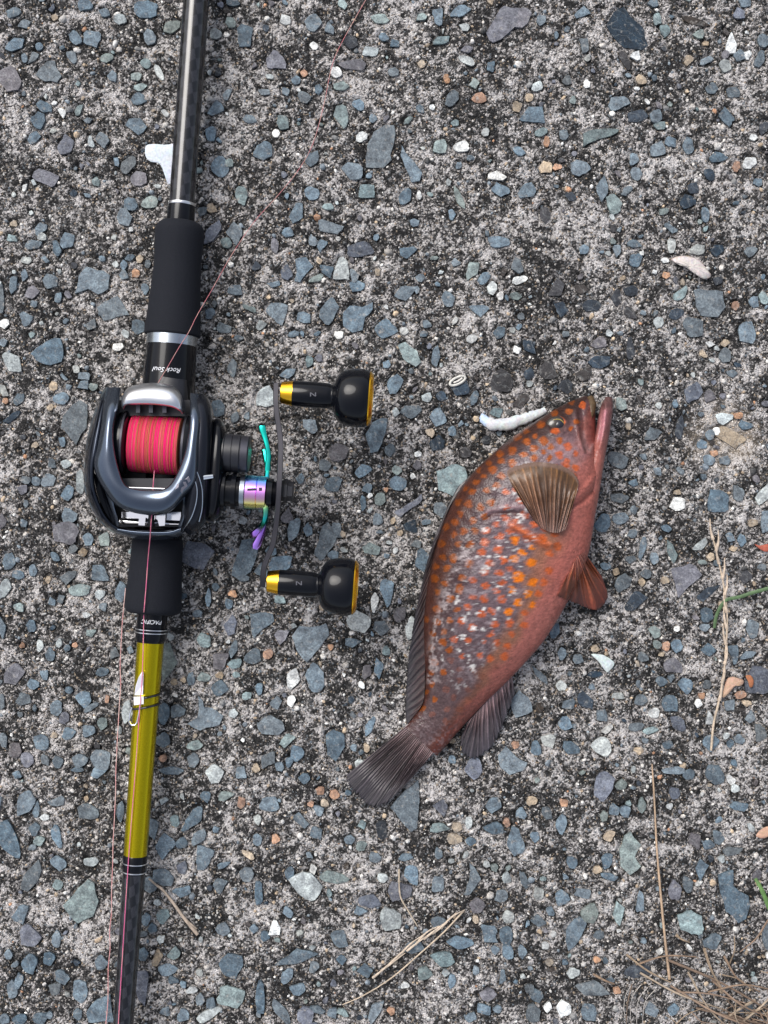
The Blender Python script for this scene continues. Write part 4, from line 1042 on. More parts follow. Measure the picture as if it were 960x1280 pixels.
# cast control cap
b = MB()
spin(b, 281, 566, 34, [(-4, 25), (0, 25.5), (1, 24), (9.5, 24), (10, 23.2), (10.6, 23.2), (11, 24), (19.5, 24), (20, 23), (20.8, 22.5), (21.5, 22.8), (30, 22.2), (31, 21)], 44)
b.build('cast_control_cap', M['black_satin'], reel, True, 30)
b = MB(); spin(b, 281, 566, 34, [(21.2, 22.9), (21.4, 23.1), (29.5, 22.6), (30.2, 21.9)], 44); b.build('cap_ring', M['dark_metal'], reel, True, 30)
# drive shaft drums
HY, HZ = 613, 33
b = MB()
spin(b, 281, HY, HZ, [(-6, 26), (2, 26), (2.5, 20), (9, 20), (9.5, 23), (15, 23), (15.5, 19), (20, 19), (20.3, 21), (25.5, 21), (26, 18)], 40)
b.build('drive_shaft', M['black_gloss'], reel, True, 30)
b = MB(); spin(b, 281, HY, HZ, [(19.8, 20.8), (20.2, 21.4), (25.5, 21.4), (26, 20.6)], 40); b.build('shaft_collar', M['ring_silver'], reel, True, 30)
# star drag
star = MB()
spin(star, 281, HY, HZ, [(26.2, 17), (26.4, 20.8), (27, 21.3), (40, 21.3), (40.6, 20.4), (41.5, 21.3), (52, 21.0), (53, 18)], 44)
star_o = star.build('star_drag', M['rainbow'], reel, True, 30)
arms = [[(334.5, 588, 36, 4.2), (335, 579, 36.5, 3.6), (336, 570, 37, 3.2), (334, 558, 37.5, 3.0), (330.5, 545, 37.5, 3.4), (328, 536, 37.5, 4.4), (327.5, 532, 37.5, 4.0)],
        [(331, 630, 36, 4.2), (332.5, 640, 36, 3.4), (330, 652, 34, 3.2), (324, 661, 30, 3.8), (318, 667, 28, 4.6), (315, 669, 27, 3.6)],
        [(333, 640, 27, 1.6), (333, 648, 26, 2.2), (329.5, 660, 24.5, 3.2), (325, 671, 23, 4.4), (320.5, 681, 22, 5.2), (318.5, 686, 21.6, 3.4)],
        [(333, 600, 20, 3.2), (334, 585, 16, 3.2), (332, 570, 13, 4.0), (330, 562, 12, 3.4)],
        [(333, 600, 40, 3.4), (334, 597, 46, 3.6), (333, 596, 51, 4.2), (331, 596, 54, 4.0)]]
for a in arms[:4]:
    b = MB()
    pts = cr([q for q in a], 4)
    tube(b, [(q[0], q[1], q[2], (q[3], q[3] * 0.42)) for q in pts], 12)
    b.build('star_arm', M['rainbow'], star_o)
b = MB()
spin(b, 281, HY, HZ, [(29, 21.25), (29.1, 21.6), (37, 21.6), (37.1, 21.25)], 44)
# index notch printed on the star hub
b = MB(); k_ = 33 + 21.6 / 3 * 0.94
plate(b, [(309, 610.5), (321, 610), (321, 613), (309, 613.5)], k_, 0.6); plate(b, [(323.5, 609.5), (327.5, 609.5), (327.5, 613.5), (323.5, 613.5)], k_, 0.6)
b.build('notch', M['black_satin'], star_o, False)
# crank arm, seen edge on
arm = [(345.2, 478.5, 33), (344.8, 497, 33), (345.8, 516, 33), (349, 537, 33), (350.8, 556, 33), (350.3, 580, 33), (348.8, 610, 33), (347, 637, 33), (344.5, 660, 33), (340.5, 682, 33), (334, 697, 33), (329.8, 710, 33), (328.6, 724, 33), (328, 734, 33)]
wz = [3.2, 4.6, 5.2, 5.6, 6.2, 7.2, 8.0, 7.2, 6.2, 5.6, 5.2, 5.0, 4.4, 3.0]
b = MB()
av = []
A = cr([(a[0], a[1], z_) for a, z_ in zip(arm, wz)], 4)
for i, (x, y, hz) in enumerate(A):
    d = A[min(i + 1, len(A) - 1)][:2] - A[max(i - 1, 0)][:2]
    nrm = np.array([-d[1], d[0]]) / np.hypot(*d) * 3.5
    ring = []
    for sx, zz in ((-1, -hz), (-1, hz * 0.92), (-0.8, hz), (0.8, hz), (1, hz * 0.92), (1, -hz)):
        ring.append(P(x + nrm[0] * sx, y + nrm[1] * sx, 33 + zz))
    av.append(ring)
grid(b, av, True)
n_ = len(b.v)
b.f.append(tuple(range(6))); b.f.append(tuple(n_ - 1 - q for q in range(6)))
crank = b.build('crank_arm', M['arm_grey'], reel, True, 30)
b = MB()
spin(b, 346, HY, HZ, [(3, 17), (5, 17.5), (5.5, 13), (9, 13), (9.5, 15), (13.5, 15), (14, 12.5), (20, 12), (21, 10)], 6)
b.build('crank_nut', M['black_satin'], crank, False)
b = MB()
spin(b, 281, HY, HZ, [(53, 16), (53.5, 19), (60, 19), (60.5, 16), (66, 14)], 40)
b.build('drag_spring_housing', M['black_gloss'], reel, True, 30)

def knob(cx, cy, s):
    """knob group: root at (cx, cy), px size scale s"""
    z = 33
    b = MB()
    spin(b, cx, cy, z, [(17 * s, 15.6 * s), (18 * s, 16 * s), (40 * s, 16.4 * s), (60 * s, 16 * s), (64 * s, 15.2 * s), (66 * s, 14.4 * s), (68 * s, 15.4 * s), (69.5 * s, 19 * s), (71 * s, 23.5 * s), (74 * s, 28.5 * s), (79 * s, 32.8 * s), (86 * s, 35.3 * s), (95 * s, 36.6 * s), (104 * s, 36.8 * s), (110 * s, 35.6 * s), (114 * s, 33 * s), (116.2 * s, 29.5 * s), (116.6 * s, 22 * s), (116.6 * s, 4)], 48)
    k = b.build('knob', M['black_gloss'], reel, True, 50)
    b = MB()
    spin(b, cx, cy, z, [(2.6 * s, 12.6 * s), (3.2 * s, 13.4 * s), (13.5 * s, 15.2 * s), (17.4 * s, 15.9 * s), (17.6 * s, 14 * s)], 40)
    b.build('knob_cap', M['gold'], k, True, 30)
    b = MB()
    spin(b, cx, cy, z, [(112.6 * s, 34.6 * s), (114 * s, 34.2 * s), (117.2 * s, 30.5 * s), (117.6 * s, 27 * s), (116.9 * s, 26.5 * s)], 48)
    b.build('end_ring', M['gold'], k, True, 30)
    b = MB()
    spin(b, cx, cy, z, [(-5.5 * s, 8 * s), (-5 * s, 9.2 * s), (-1, 9.2 * s)], 24)
    b.build('knob_screw', M['silver'], k, True, 30)
    # small angular mark printed on the stem
    b = MB()
    zt_ = z + 16.5 * s / 3 * 0.94
    x0, y0 = cx + 44 * s, cy - tilt * -44 * s * 0 + 2
    for ol in ([(x0 - 5, y0 - 2), (x0 - 3.6, y0 - 2), (x0 - 3.6, y0 + 3), (x0 - 5, y0 + 3)], [(x0 - 3.4, y0 - 2), (x0 + 1, y0 + 1.4), (x0 + 1, y0 + 3), (x0 - 3.4, y0 - 0.4)], [(x0 + 1.2, y0 - 2), (x0 + 2.6, y0 - 2), (x0 + 2.6, y0 + 3), (x0 + 1.2, y0 + 3)]):
        plate(b, ol, zt_ + 0.15, 0.5)
    b.build('mark', M['faint_print'], k, False)
knob(348.5, 490.5, 1.0)
knob(331.5, 726.5, 0.985)

# ------------------------------------------------------------------ fishing line
def line(name, pts, r, cols, label, sub=5):
    """pts (px,py,z)"""
    b = MB()
    q = cr(pts, sub)
    tube_w(b, [P(*p) for p in q], [r] * len(q), 6)
    n = len(b.v)
    lr2 = random.Random(len(pts))
    b.c = []
    for i in range(len(q)):
        c = cols[0] if lr2.random() < 0.6 else cols[1]
        b.c += [c] * 6
    o = b.build(name, M['braid'], None, True, 80, P(pts[0][0], pts[0][1], 0))
    return tag(o, label, 'fishing line', 'loose pink fishing line')
pk = ((0.55, 0.10, 0.22), (0.62, 0.22, 0.26))
line('fishing_line', [(193, 588, 45.0), (191, 615, 43.0), (190, 640, 41), (189, 652, 41.0), (187.6, 672, 36), (185, 700, 26.0), (182.5, 735, 25.2), (180.2, 762, 25.2), (179.8, 770, 21), (179.2, 800, 20.2), (177.6, 850, 21.0), (175.4, 876, 21.2), (169.5, 960, 19.0), (161, 1070, 18.4), (154, 1180, 18.2), (148, 1280, 18.0), (120, 1750, 17.0)], 0.00019, pk, 'pink braided line running from the reel down along the gold tube and rod')
fl = [(470, -22, 0.8), (440, 30, 1.0), (420, 68, 0.9), (412, 95, 1.1), (405, 130, 1.0), (391, 180, 1.2), (372, 214, 1.4), (345, 247, 2.5), (318, 277, 5), (290, 318, 10), (265, 362, 17), (247, 393, 24), (236, 415, 26), (224, 434, 25.5), (210, 458, 25.4), (198, 478, 25.5), (190, 492, 28)]
line('fishing_line', fl, 0.00014, ((0.42, 0.13, 0.15), (0.45, 0.25, 0.22)), 'pink line crossing the rear foam grip and trailing over the bare concrete')
lr3 = random.Random(8)
gl = [(157, 735, 2.0), (153.5, 772, 1.2)]
for y in range(790, 1300, 22):
    gl.append((153.5 - (y - 770) * 0.040 + lr3.uniform(-0.9, 0.9), y, 1.0 + lr3.uniform(-0.2, 0.3)))
gl += [(124, 1500, 1.0)]
line('fishing_line', gl, 0.00019, ((0.55, 0.26, 0.26), (0.60, 0.40, 0.37)), 'pale pink line lying on the concrete beside the gold tube', 3)

# ------------------------------------------------------------------ the fish
fish = empty('fish', P(640, 740, 0), 'reddish brown spotted grouper lying on its side on the concrete', 'fish')
D = [(507, 909), (519, 894), (529, 879), (532, 850), (530.5, 815), (530, 775), (534, 735), (541, 700), (551, 665), (566, 628), (583, 600), (605, 577), (635, 551), (672, 525), (702, 507), (720, 499), (731, 494.5)]
V = [(546, 945), (560, 930), (574, 913), (604, 881), (640, 846), (676, 806), (699, 771), (718, 735), (734, 697), (742, 658), (746, 628), (748, 602), (748, 580), (746, 556), (744.5, 530), (744, 511), (743, 499)]
T = [3.2, 3.8, 4.6, 6.6, 9.0, 11.6, 13.4, 14.6, 15.4, 15.8, 15.8, 15.4, 14.6, 12.6, 9.6, 7.2, 4.8]
NS, NT = 26, 150
DVT = cr([(a[0], a[1], b_[0], b_[1], t) for a, b_, t in zip(D, V, T)], NS)
ns = len(DVT)
th = np.linspace(0, 2 * np.pi, NT, endpoint=False)
ct, st_ = np.cos(th), np.sin(th)
vv = (1 - ct) / 2                                   # 0 dorsal, 1 ventral
px = DVT[:, 0:1] * (1 - vv) + DVT[:, 2:3] * vv
py = DVT[:, 1:2] * (1 - vv) + DVT[:, 3:4] * vv
prof_t = np.sign(st_) * np.abs(st_) ** 0.86
zz = DVT[:, 4:5] * (0.92 + prof_t)
# close the snout and the tail end
uu = np.linspace(0, 1, ns)[:, None] * np.ones((1, NT))
top = (st_ > 0.02)[None, :] * np.ones((ns, 1))
def ridge(poly, wd, amp):
    return amp * np.exp(-(segdist(px, py, poly) / wd) ** 2) * top
def sideridge(poly, wd, amp):
    """a step: raised on the left of the polyline"""
    return 0
zz = zz + ridge([(718, 507), (721, 530), (725, 550), (731, 566), (738, 567), (742, 556)], 3.0, 0.9)
zz = zz + ridge([(727, 512), (729, 530), (730, 548), (735, 558)], 2.4, -0.9)
zz = zz + ridge([(751, 596), (742, 613), (728, 627), (712, 635), (700, 640)], 3.2, -1.1)
zz = zz + ridge([(748, 588), (738, 604), (724, 618), (708, 628)], 4.5, 0.8)
zz = zz + ridge([(606, 650), (617, 642), (640, 641), (656, 642), (668, 652)], 2.6, -1.3)
zz = zz + ridge([(610, 640), (636, 634), (660, 635)], 4.0, 0.8)
zz = zz + ridge([(640, 656), (660, 668), (682, 681), (692, 680)], 4.0, 1.4)
zz = zz + ridge([(640, 664), (660, 677), (680, 690)], 3.0, -0.7)
zz = zz + ridge([(624, 600), (622, 620), (616, 640)], 3.0, -0.5) + ridge([(672, 520), (690, 514), (712, 510)], 3, 0.5)
zz = zz + ridge([(684, 531), (690, 521), (700, 519), (708, 527), (707, 538), (698, 544), (688, 541), (684, 531)], 2.2, 0.7)
zz = zz + ridge([(696, 531), (696.5, 531)], 7, -0.9)
zz = zz + ridge([(545, 770), (539, 815), (535, 852)], 2.2, 0.4) + ridge([(541, 770), (535, 815), (530, 850)], 2.5, -0.8)
zz = zz + ridge([(578, 905), (560, 915), (540, 925)], 3, -0.2)
zz = zz + (vnoise(px, py, 9, 31) - 0.5) * 0.5 * top + (vnoise(px, py, 3.5, 32) - 0.5) * 0.22 * top
zz = np.maximum(zz, 0.9)
# ---- skin colours, with crease shade painted in
def L_(*c): return np.array(c, float)
def sm(a, b_, x):
    t = np.clip((x - a) / (b_ - a), 0, 1)
    return t * t * (3 - 2 * t)
def mixc(c, k, n): return c * (1 - k[..., None]) + n * k[..., None]
vvv = np.ones((ns, 1)) * vv[None, :]
j1 = vvv + (vnoise(px, py, 14, 41) - 0.5) * 0.10
body_c = np.zeros((ns, NT, 3)) + L_(0.075, 0.030, 0.022)
body_c = mixc(body_c, sm(0.05, 0.16, j1), L_(0.062, 0.037, 0.039))
body_c = mixc(body_c, sm(0.20, 0.34, j1), L_(0.135, 0.098, 0.108))
body_c = mixc(body_c, sm(0.60, 0.74, j1), L_(0.29, 0.145, 0.10))
body_c = mixc(body_c, sm(0.74, 0.86, j1), L_(0.40, 0.155, 0.130))
body_c = mixc(body_c, sm(0.93, 1.0, j1) * 0.6, L_(0.30, 0.10, 0.085))
tail = 1 - sm(0.12, 0.40, uu + (j1 - 0.5) * 0.12)
tc = np.zeros((ns, NT, 3)) + L_(0.088, 0.057, 0.057)
tc = mixc(tc, sm(0.55, 0.85, j1), L_(0.085, 0.028, 0.021))
tc = mixc(tc, 1 - sm(0.04, 0.14, j1), L_(0.075, 0.025, 0.02))
body_c = mixc(body_c, tail * 0.92, tc)
head = sm(0.70, 0.80, uu)
hc = np.zeros((ns, NT, 3)) + L_(0.038, 0.019, 0.016)
hc = mixc(hc, sm(0.30, 0.55, j1), L_(0.125, 0.066, 0.066))
hc = mixc(hc, sm(0.55, 0.8, j1), L_(0.24, 0.088, 0.075))
hc = mixc(hc, sm(0.82, 1.0, j1), L_(0.26, 0.08, 0.066))
body_c = mixc(body_c, head * 0.9, hc)
# gill area and cheek
ck = np.exp(-(((px - 705) / 30) ** 2 + ((py - 568) / 22) ** 2) ** 1.5)
body_c = mixc(body_c, ck * (0.35 + 0.6 * vnoise(px, py, 5, 44)), L_(0.33, 0.23, 0.245))
sal = sm(0, 1, 1 - np.clip(segdist(px, py, [(750, 590), (742, 640), (730, 690), (700, 720)]) / 42, 0, 1))
body_c = mixc(body_c, sal * 0.75, L_(0.43, 0.150, 0.122))
# fold of the pectoral base
body_c = mixc(body_c, np.exp(-(segdist(px, py, [(640, 656), (660, 668), (684, 682)]) / 5) ** 2), L_(0.52, 0.15, 0.075))
body_c = mixc(body_c, np.exp(-(segdist(px, py, [(606, 650), (617, 642), (640, 641), (664, 648)]) / 2.4) ** 2) * 0.8, L_(0.09, 0.035, 0.03))  # shade under the gill flap, painted along its crease
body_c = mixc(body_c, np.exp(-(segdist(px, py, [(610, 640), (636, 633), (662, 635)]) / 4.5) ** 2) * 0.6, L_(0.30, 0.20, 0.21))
body_c = mixc(body_c, np.exp(-(segdist(px, py, [(722, 512), (724, 532), (727, 550), (732, 566)]) / 1.6) ** 2) * 0.75, L_(0.045, 0.02, 0.018))  # groove shade beside the maxilla, put into the skin colour
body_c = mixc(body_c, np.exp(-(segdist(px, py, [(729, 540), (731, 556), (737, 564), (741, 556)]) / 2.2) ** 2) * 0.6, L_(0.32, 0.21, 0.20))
body_c = mixc(body_c, np.exp(-(segdist(px, py, [(751, 596), (742, 613), (728, 627), (712, 635)]) / 2.2) ** 2) * 0.6, L_(0.13, 0.035, 0.03))  # gill cover crease: its shade darkened into the colour
# spots
spr = random.Random(5)
spots = []
for zx, zy, r in ((540, 435, 22), (538, 522, 22), (618, 540, 24), (555, 605, 28), (627, 632, 22), (600, 685, 20), (575, 490, 16), (618, 470, 16), (530, 670, 20), (553, 725, 20), (513, 770, 20), (620, 740, 16)):
    spots.append((500 + zx / 3.765, 560 + zy / 3.765, r / 3.765, 2))
for zx, zy, r in ((478, 325, 22), (430, 360, 20), (395, 330, 20), (320, 375, 22), (378, 392, 18), (432, 410, 20), (515, 355, 18), (555, 322, 18), (260, 388, 18), (270, 425, 18), (322, 437, 22), (222, 468, 20), (200, 435, 16), (150, 470, 16), (140, 530, 16), (125, 580, 18), (102, 640, 20), (90, 560, 14), (62, 690, 16), (35, 730, 18), (28, 795, 16), (265, 495, 20), (435, 300, 14), (175, 500, 14), (478, 380, 14), (508, 412, 16), (640, 230, 16), (618, 260, 12)):
    spots.append((560 + zx / 4, 470 + zy / 4, r / 4 * 1.05, 1))
tries = 0
while tries < 9000:
    tries += 1
    i = spr.randrange(int(ns * 0.10), int(ns * 0.93)); j = spr.randrange(0, NT // 2)
    x, y = px[i, j], py[i, j]
    v_ = vv[j]
    if v_ > 0.80 or v_ < 0.02: continue
    if i > ns * 0.78 and v_ > 0.5: continue
    if all((x - s[0]) ** 2 + (y - s[1]) ** 2 > 12.6 ** 2 for s in spots):
        spots.append((x, y, spr.uniform(4.2, 5.8) * (0.85 if i < ns * 0.3 else 1), 0))
jx = px + (vnoise(px, py, 4, 51) - 0.5) * 3.2; jy = py + (vnoise(px, py, 4, 52) - 0.5) * 3.2
for x, y, r, kind in spots:
    k = 1 - sm(r * 0.72, r * 1.12, np.hypot(jx - x, jy - y))
    if k.max() <= 0: continue
    ii = np.unravel_index(np.argmin(np.hypot(px - x, py - y) + (1 - top) * 999), px.shape)
    v_ = vv[ii[1]]; u_ = ii[0] / ns
    if kind == 2: c, o_ = L_(0.74, 0.21, 0.012), 1.0
    elif kind == 1: c, o_ = L_(0.30, 0.080, 0.014), 1.0
    elif v_ < 0.27: c, o_ = L_(0.27, 0.074, 0.012), 1.0
    elif u_ < 0.26: c, o_ = L_(0.20, 0.075, 0.05), 0.5
    else: c, o_ = L_(0.52, 0.125, 0.05), 0.85
    body_c = mixc(body_c, k * o_ * (0.8 + 0.3 * vnoise(px, py, 3, 53)), c)
# scuffed slime and bare scales along the flank
band = sm(0.17, 0.27, j1) * (1 - sm(0.58, 0.72, j1)) * sm(0.16, 0.28, uu) * (1 - sm(0.66, 0.74, uu))
fl1 = vnoise(px, py, 2.2, 61); fl2 = vnoise(uu * 300, vvv * 60, 4, 62); fl3 = vnoise(px, py, 6.5, 63)
body_c = mixc(body_c, band * sm(0.45, 0.8, fl1 * 0.55 + fl2 * 0.45) * 0.45, L_(0.42, 0.37, 0.39))
body_c = mixc(body_c, band * sm(0.68, 0.80, fl3 * 0.62 + fl1 * 0.38) * 0.9, L_(0.74, 0.72, 0.70))
strp = np.exp(-(segdist(px, py, [(585, 680), (560, 740), (546, 790), (540, 850)]) / 8) ** 2)
body_c = mixc(body_c, strp * sm(0.35, 0.7, fl1 * 0.5 + fl2 * 0.5) * 0.75, L_(0.50, 0.44, 0.44))
body_c = mixc(body_c, np.exp(-(segdist(px, py, [(545, 768), (540, 810), (535, 850)]) / 1.5) ** 2) * 0.85 * sm(0.3, 0.6, fl1), L_(0.55, 0.48, 0.47))
body_c = mixc(body_c, (1 - sm(0.02, 0.2, uu)) * 0.35 * sm(0.5, 0.8, fl1), L_(0.26, 0.21, 0.22))
rim = 1 - sm(0.0, 0.20, vvv)
body_c = mixc(body_c, rim * 0.55 * top, L_(0.050, 0.022, 0.017))
body_c *= (0.50 + 0.34 * vnoise(px, py, 2.0, 71) + 0.26 * vnoise(px, py, 1.3, 73))[..., None]
lum = body_c.mean(-1, keepdims=True)
body_c = np.clip(lum + (body_c - lum) * 1.18, 0.006, 1) * 0.90
g = np.zeros((ns, NT, 3))
k = (1 - zz * 0.001 / H) / S
g[..., 0] = (px - 480) * k; g[..., 1] = (640 - py) * k; g[..., 2] = zz * 0.001
fb = MB()
grid(fb, g, True, body_c.reshape(-1, 3))
fb.f.append(tuple(range(NT - 1, -1, -1)))
fb.f.append(tuple((ns - 1) * NT + q for q in range(NT)))
# lower jaw and throat, grown out of the same body
JD = [(700, 690), (713, 655), (722, 625), (729, 600), (735, 578), (740, 558), (745, 537), (748, 520), (751.5, 506), (757, 496)]
JV = [(722, 705), (738, 668), (746, 634), (751, 604), (754.5, 582), (758, 562), (762.5, 538), (765.5, 518), (767, 505), (765, 496)]
JT = [3.0, 4.5, 5.6, 6.4, 7.0, 7.6, 7.6, 6.8, 5.4, 3.2]
JZ = [12, 13.2, 14, 14, 13.4, 12.4, 11, 10, 9.2, 8.6]
Jc = cr([(*a, *b_, t, z_) for a, b_, t, z_ in zip(JD, JV, JT, JZ)], 10)
nj, NJ = len(Jc), 48
th2 = np.linspace(0, 2 * np.pi, NJ, endpoint=False)
v2 = (1 - np.cos(th2)) / 2
jpx = Jc[:, 0:1] * (1 - v2) + Jc[:, 2:3] * v2
jpy = Jc[:, 1:2] * (1 - v2) + Jc[:, 3:4] * v2
jz = Jc[:, 5:6] + Jc[:, 4:5] * np.sign(np.sin(th2)) * np.abs(np.sin(th2)) ** 0.8
jz += -1.0 * np.exp(-(segdist(jpx, jpy, [(753, 508), (752, 530), (748, 552)]) / 2.2) ** 2) + 0.8 * np.exp(-(segdist(jpx, jpy, [(757, 505), (755, 535), (750, 560)]) / 2.5) ** 2)
jz = np.maximum(jz, 0.9)
ju = np.linspace(0, 1, nj)[:, None] * np.ones((1, NJ))
jc = np.zeros((nj, NJ, 3)) + L_(0.33, 0.112, 0.088)
jc = mixc(jc, sm(0.45, 0.75, ju), L_(0.20, 0.075, 0.075))
jc = mixc(jc, sm(0.72, 0.95, ju), L_(0.085, 0.042, 0.040))
jc = mixc(jc, np.exp(-(segdist(jpx, jpy, [(756, 515), (753, 535), (750, 548)]) / 2.6) ** 2) * 0.8, L_(0.45, 0.19, 0.22))
jc *= (0.82 + 0.36 * vnoise(jpx, jpy, 3.0, 72))[..., None]
kj = (1 - jz * 0.001 / H) / S
gj = np.stack([(jpx - 480) * kj, (640 - jpy) * kj, jz * 0.001], -1)
nb = len(fb.v)
grid(fb, gj, True, jc.reshape(-1, 3))
fb.f.append(tuple(nb + q for q in range(NJ - 1, -1, -1)))
fb.f.append(tuple(nb + (nj - 1) * NJ + q for q in range(NJ)))
bvh = BVHTree.FromPolygons([Vector(v) for v in fb.v], fb.f)
body_o = fb.build('body', M['fish'], fish, True, 70)

def body_z(x, y):
    a = Vector((0, 0, H)); t = Vector(P(x, y, 0)) - a
    h = bvh.ray_cast(a, t.normalized())
    return h[0].z * 1000 if h[0] else None

def fin(name, base, edge, zb, ze, nr, c0, c1, ray=0.5, ragged=1.5, nu=70, nv=22, seed=1, raycol=1.5, follow=False, th=0.35, lift=0.6, fringe=None, rootc=None, sweep=0.0):
    """fan between a base curve and an outer edge"""
    fr = random.Random(seed)
    if isinstance(zb, (int, float)): zb = [zb, zb]
    bs = cr(base, 12); es = cr(edge, 12)
    def rs(c, n):
        d = np.concatenate([[0], np.cumsum(np.hypot(*np.diff(c[:, :2], axis=0).T))])
        t = np.linspace(0, d[-1], n)
        return np.stack([np.interp(t, d, c[:, q]) for q in range(2)], -1)
    bs = rs(bs, nu); es = rs(es, nu)
    if sweep:
        us = np.linspace(0, 1, nu); u2 = np.clip(sweep * np.minimum(1, us * 0 + 1) + us * (1 - sweep), 0, 1)
        es = np.stack([np.interp(u2, us, es[:, q]) for q in range(2)], -1)
    ph = np.cumsum([fr.uniform(0.35, 1.65) for _ in range(nu)]); ph = ph / ph[-1]
    rk = [fr.uniform(0.55, 1.35) for _ in range(nr + 2)]
    rag = np.array([fr.uniform(-1, 1) for _ in range(nu)]) * ragged
    pts = []; cols = []
    for i in range(nv):
        t = i / (nv - 1)
        for j in range(nu):
            u = j / (nu - 1)
            e = es[j] + (es[j] - bs[j]) / max(np.hypot(*(es[j] - bs[j])), 1) * (rag[j] if 0.05 < u < 0.95 else 0)
            x, y = bs[j] * (1 - t) + e * t
            pu = ph[j] * nr + 0.12 * math.sin(t * 5 + u * 23)
            w_ = math.sin(pu * 2 * math.pi)
            if True:
                z = np.interp(u, np.linspace(0, 1, len(zb)), zb) * (1 - t) + np.interp(u, np.linspace(0, 1, len(ze)), ze) * t
            if follow:
                bz = body_z(x, y)
                if bz is not None: z = max(z, bz + lift * (0.3 + t) )
            z += ray * w_ * math.sin(math.pi * min(t * 1.1 + 0.08, 1)) * 0.6
            pts.append((x, y, z))
            c = np.array(c0) * (1 - t) + np.array(c1) * t
            if rootc is not None: c = c * min(1, 0.2 + t * 2.2) + np.array(rootc) * max(0, 0.8 - t * 2.2)
            c = c * (1 + (raycol - 1) * max(0, w_) ** 3) * fr.uniform(0.82, 1.18) * rk[int(max(pu, 0))]
            if fringe is not None and t > 0.93: c = np.array(fringe)
            cols.append(c)
    b = MB()
    up = np.array([P(*p) for p in pts]).reshape(nv, nu, 3)
    lo = np.array([P(p[0], p[1], p[2] - th) for p in pts]).reshape(nv, nu, 3)
    grid(b, up, False, cols); grid(b, lo, False, cols, flip=True)
    N = nv * nu
    rim = [j for j in range(nu)] + [i * nu + nu - 1 for i in range(1, nv)] + [(nv - 1) * nu + j for j in range(nu - 2, -1, -1)] + [i * nu for i in range(nv - 2, 0, -1)]
    for a, c in zip(rim, rim[1:] + rim[:1]):
        b.f.append((a, N + a, N + c, c))
    return b.build(name, M['fin'], fish, True, 75)

fin('tail_fin', [(512, 904), (526, 922), (542, 941)], [(433, 969), (437, 982), (447, 994), (456, 1003), (468, 1007), (483, 1003), (505, 984)], 4.0, [2.4, 2.6, 2.2, 2.6, 2.4, 2.2], 24, (0.045, 0.032, 0.033), (0.020, 0.017, 0.020), 0.75, 4.0, 170, 26, 3, 3.0, th=0.4, rootc=(0.11, 0.07, 0.07))
fin('anal_fin', [(640, 846), (615, 870), (585, 902)], [(643, 848), (645, 862), (634, 890), (619, 926), (604, 942), (590, 948), (577, 938), (576, 922)], [8, 6.5, 5], [5, 3, 2.4, 2.0, 2.4], 14, (0.055, 0.034, 0.036), (0.032, 0.028, 0.033), 0.7, 2.5, 110, 22, 4, 2.6, rootc=(0.16, 0.10, 0.10), sweep=0.12)
fin('dorsal_fin', [(622, 563), (583, 600), (558, 650), (541, 700), (533, 745), (531, 790), (531, 830), (530, 872), (522, 890)], [(612, 566), (578, 600), (552, 650), (534, 702), (524, 745), (517, 780), (510, 830), (507, 880), (508, 906)], [15, 16, 16, 15, 13, 11, 8, 6, 5], [14.5, 15.5, 15, 13.5, 11, 8, 4, 2.4, 2.0], 30, (0.032, 0.014, 0.012), (0.022, 0.019, 0.022), 0.5, 1.6, 190, 12, 6, 2.4, sweep=0.16)
fin('pelvic_fin', [(730, 690), (724, 694), (717, 702)], [(752, 720), (759.5, 742), (756, 753), (745, 763), (722, 755), (697, 745)], [13, 15, 17], [9, 6, 5, 5, 9, 15], 7, (0.25, 0.068, 0.025), (0.10, 0.020, 0.010), 1.1, 0.8, 80, 22, 7, 2.0, follow=True, lift=0.7, rootc=(0.34, 0.12, 0.095))
fin('pectoral_fin', [(707, 662), (695, 666), (680, 662), (668, 652)], [(722, 612), (723, 601), (716, 591), (700, 582), (672, 577.5), (645, 583), (634, 590), (638, 603)], [30, 31, 31, 30], [27, 28, 29, 30, 30.5, 30.5, 30, 30], 14, (0.105, 0.055, 0.042), (0.085, 0.038, 0.009), 0.9, 0.6, 120, 26, 8, 2.3, follow=True, lift=1.2, fringe=(0.14, 0.08, 0.055))
# eye
ez = body_z(697, 531) or 20
def dome(mb, cx, cy, z, rx, h, c, n=28, rings=8, rot=0, asp=1.0):
    v = []; f = []
    for i in range(rings + 1):
        a = math.pi / 2 * i / rings
        for q in range(n):
            t = 2 * math.pi * q / n
            ex, ey = rx * math.cos(a) * math.cos(t), rx * asp * math.cos(a) * math.sin(t)
            v.append(P(cx + ex * math.cos(rot) - ey * math.sin(rot), cy + ex * math.sin(rot) + ey * math.cos(rot), z + h * math.sin(a)))
    for i in range(rings):
        for q in range(n):
            f.append((i * n + q, (i + 1) * n + q, (i + 1) * n + (q + 1) % n, i * n + (q + 1) % n))
    mb.add(v, f, None, [c] * len(v))
M['eye'] = mat('eye lens', rough=0.18, coat=0.3)
lk(M['eye'], attr(M['eye'], 'Col').outputs['Color'], bsdf(M['eye']).inputs['Base Color'])
b = MB(); dome(b, 694.5, 531.5, ez - 0.7, 13, 2.1, (0.032, 0.025, 0.019), rot=-0.3, asp=0.86); eye = b.build('eye', M['eye'], fish)
b = MB()
ring = [(696.5 + 8.2 * math.cos(t) , 531 + 7.0 * math.sin(t), ez + 0.75, 0.7) for t in np.linspace(-2.4, 2.6, 22)]
tube(b, ring, 8, colr=(0.30, 0.22, 0.05)); b.build('iris', M['eye'], eye)
b = MB(); dome(b, 699, 531.5, ez + 0.55, 6.8, 1.0, (0.010, 0.009, 0.014), asp=0.9); b.build('pupil', M['eye'], eye)
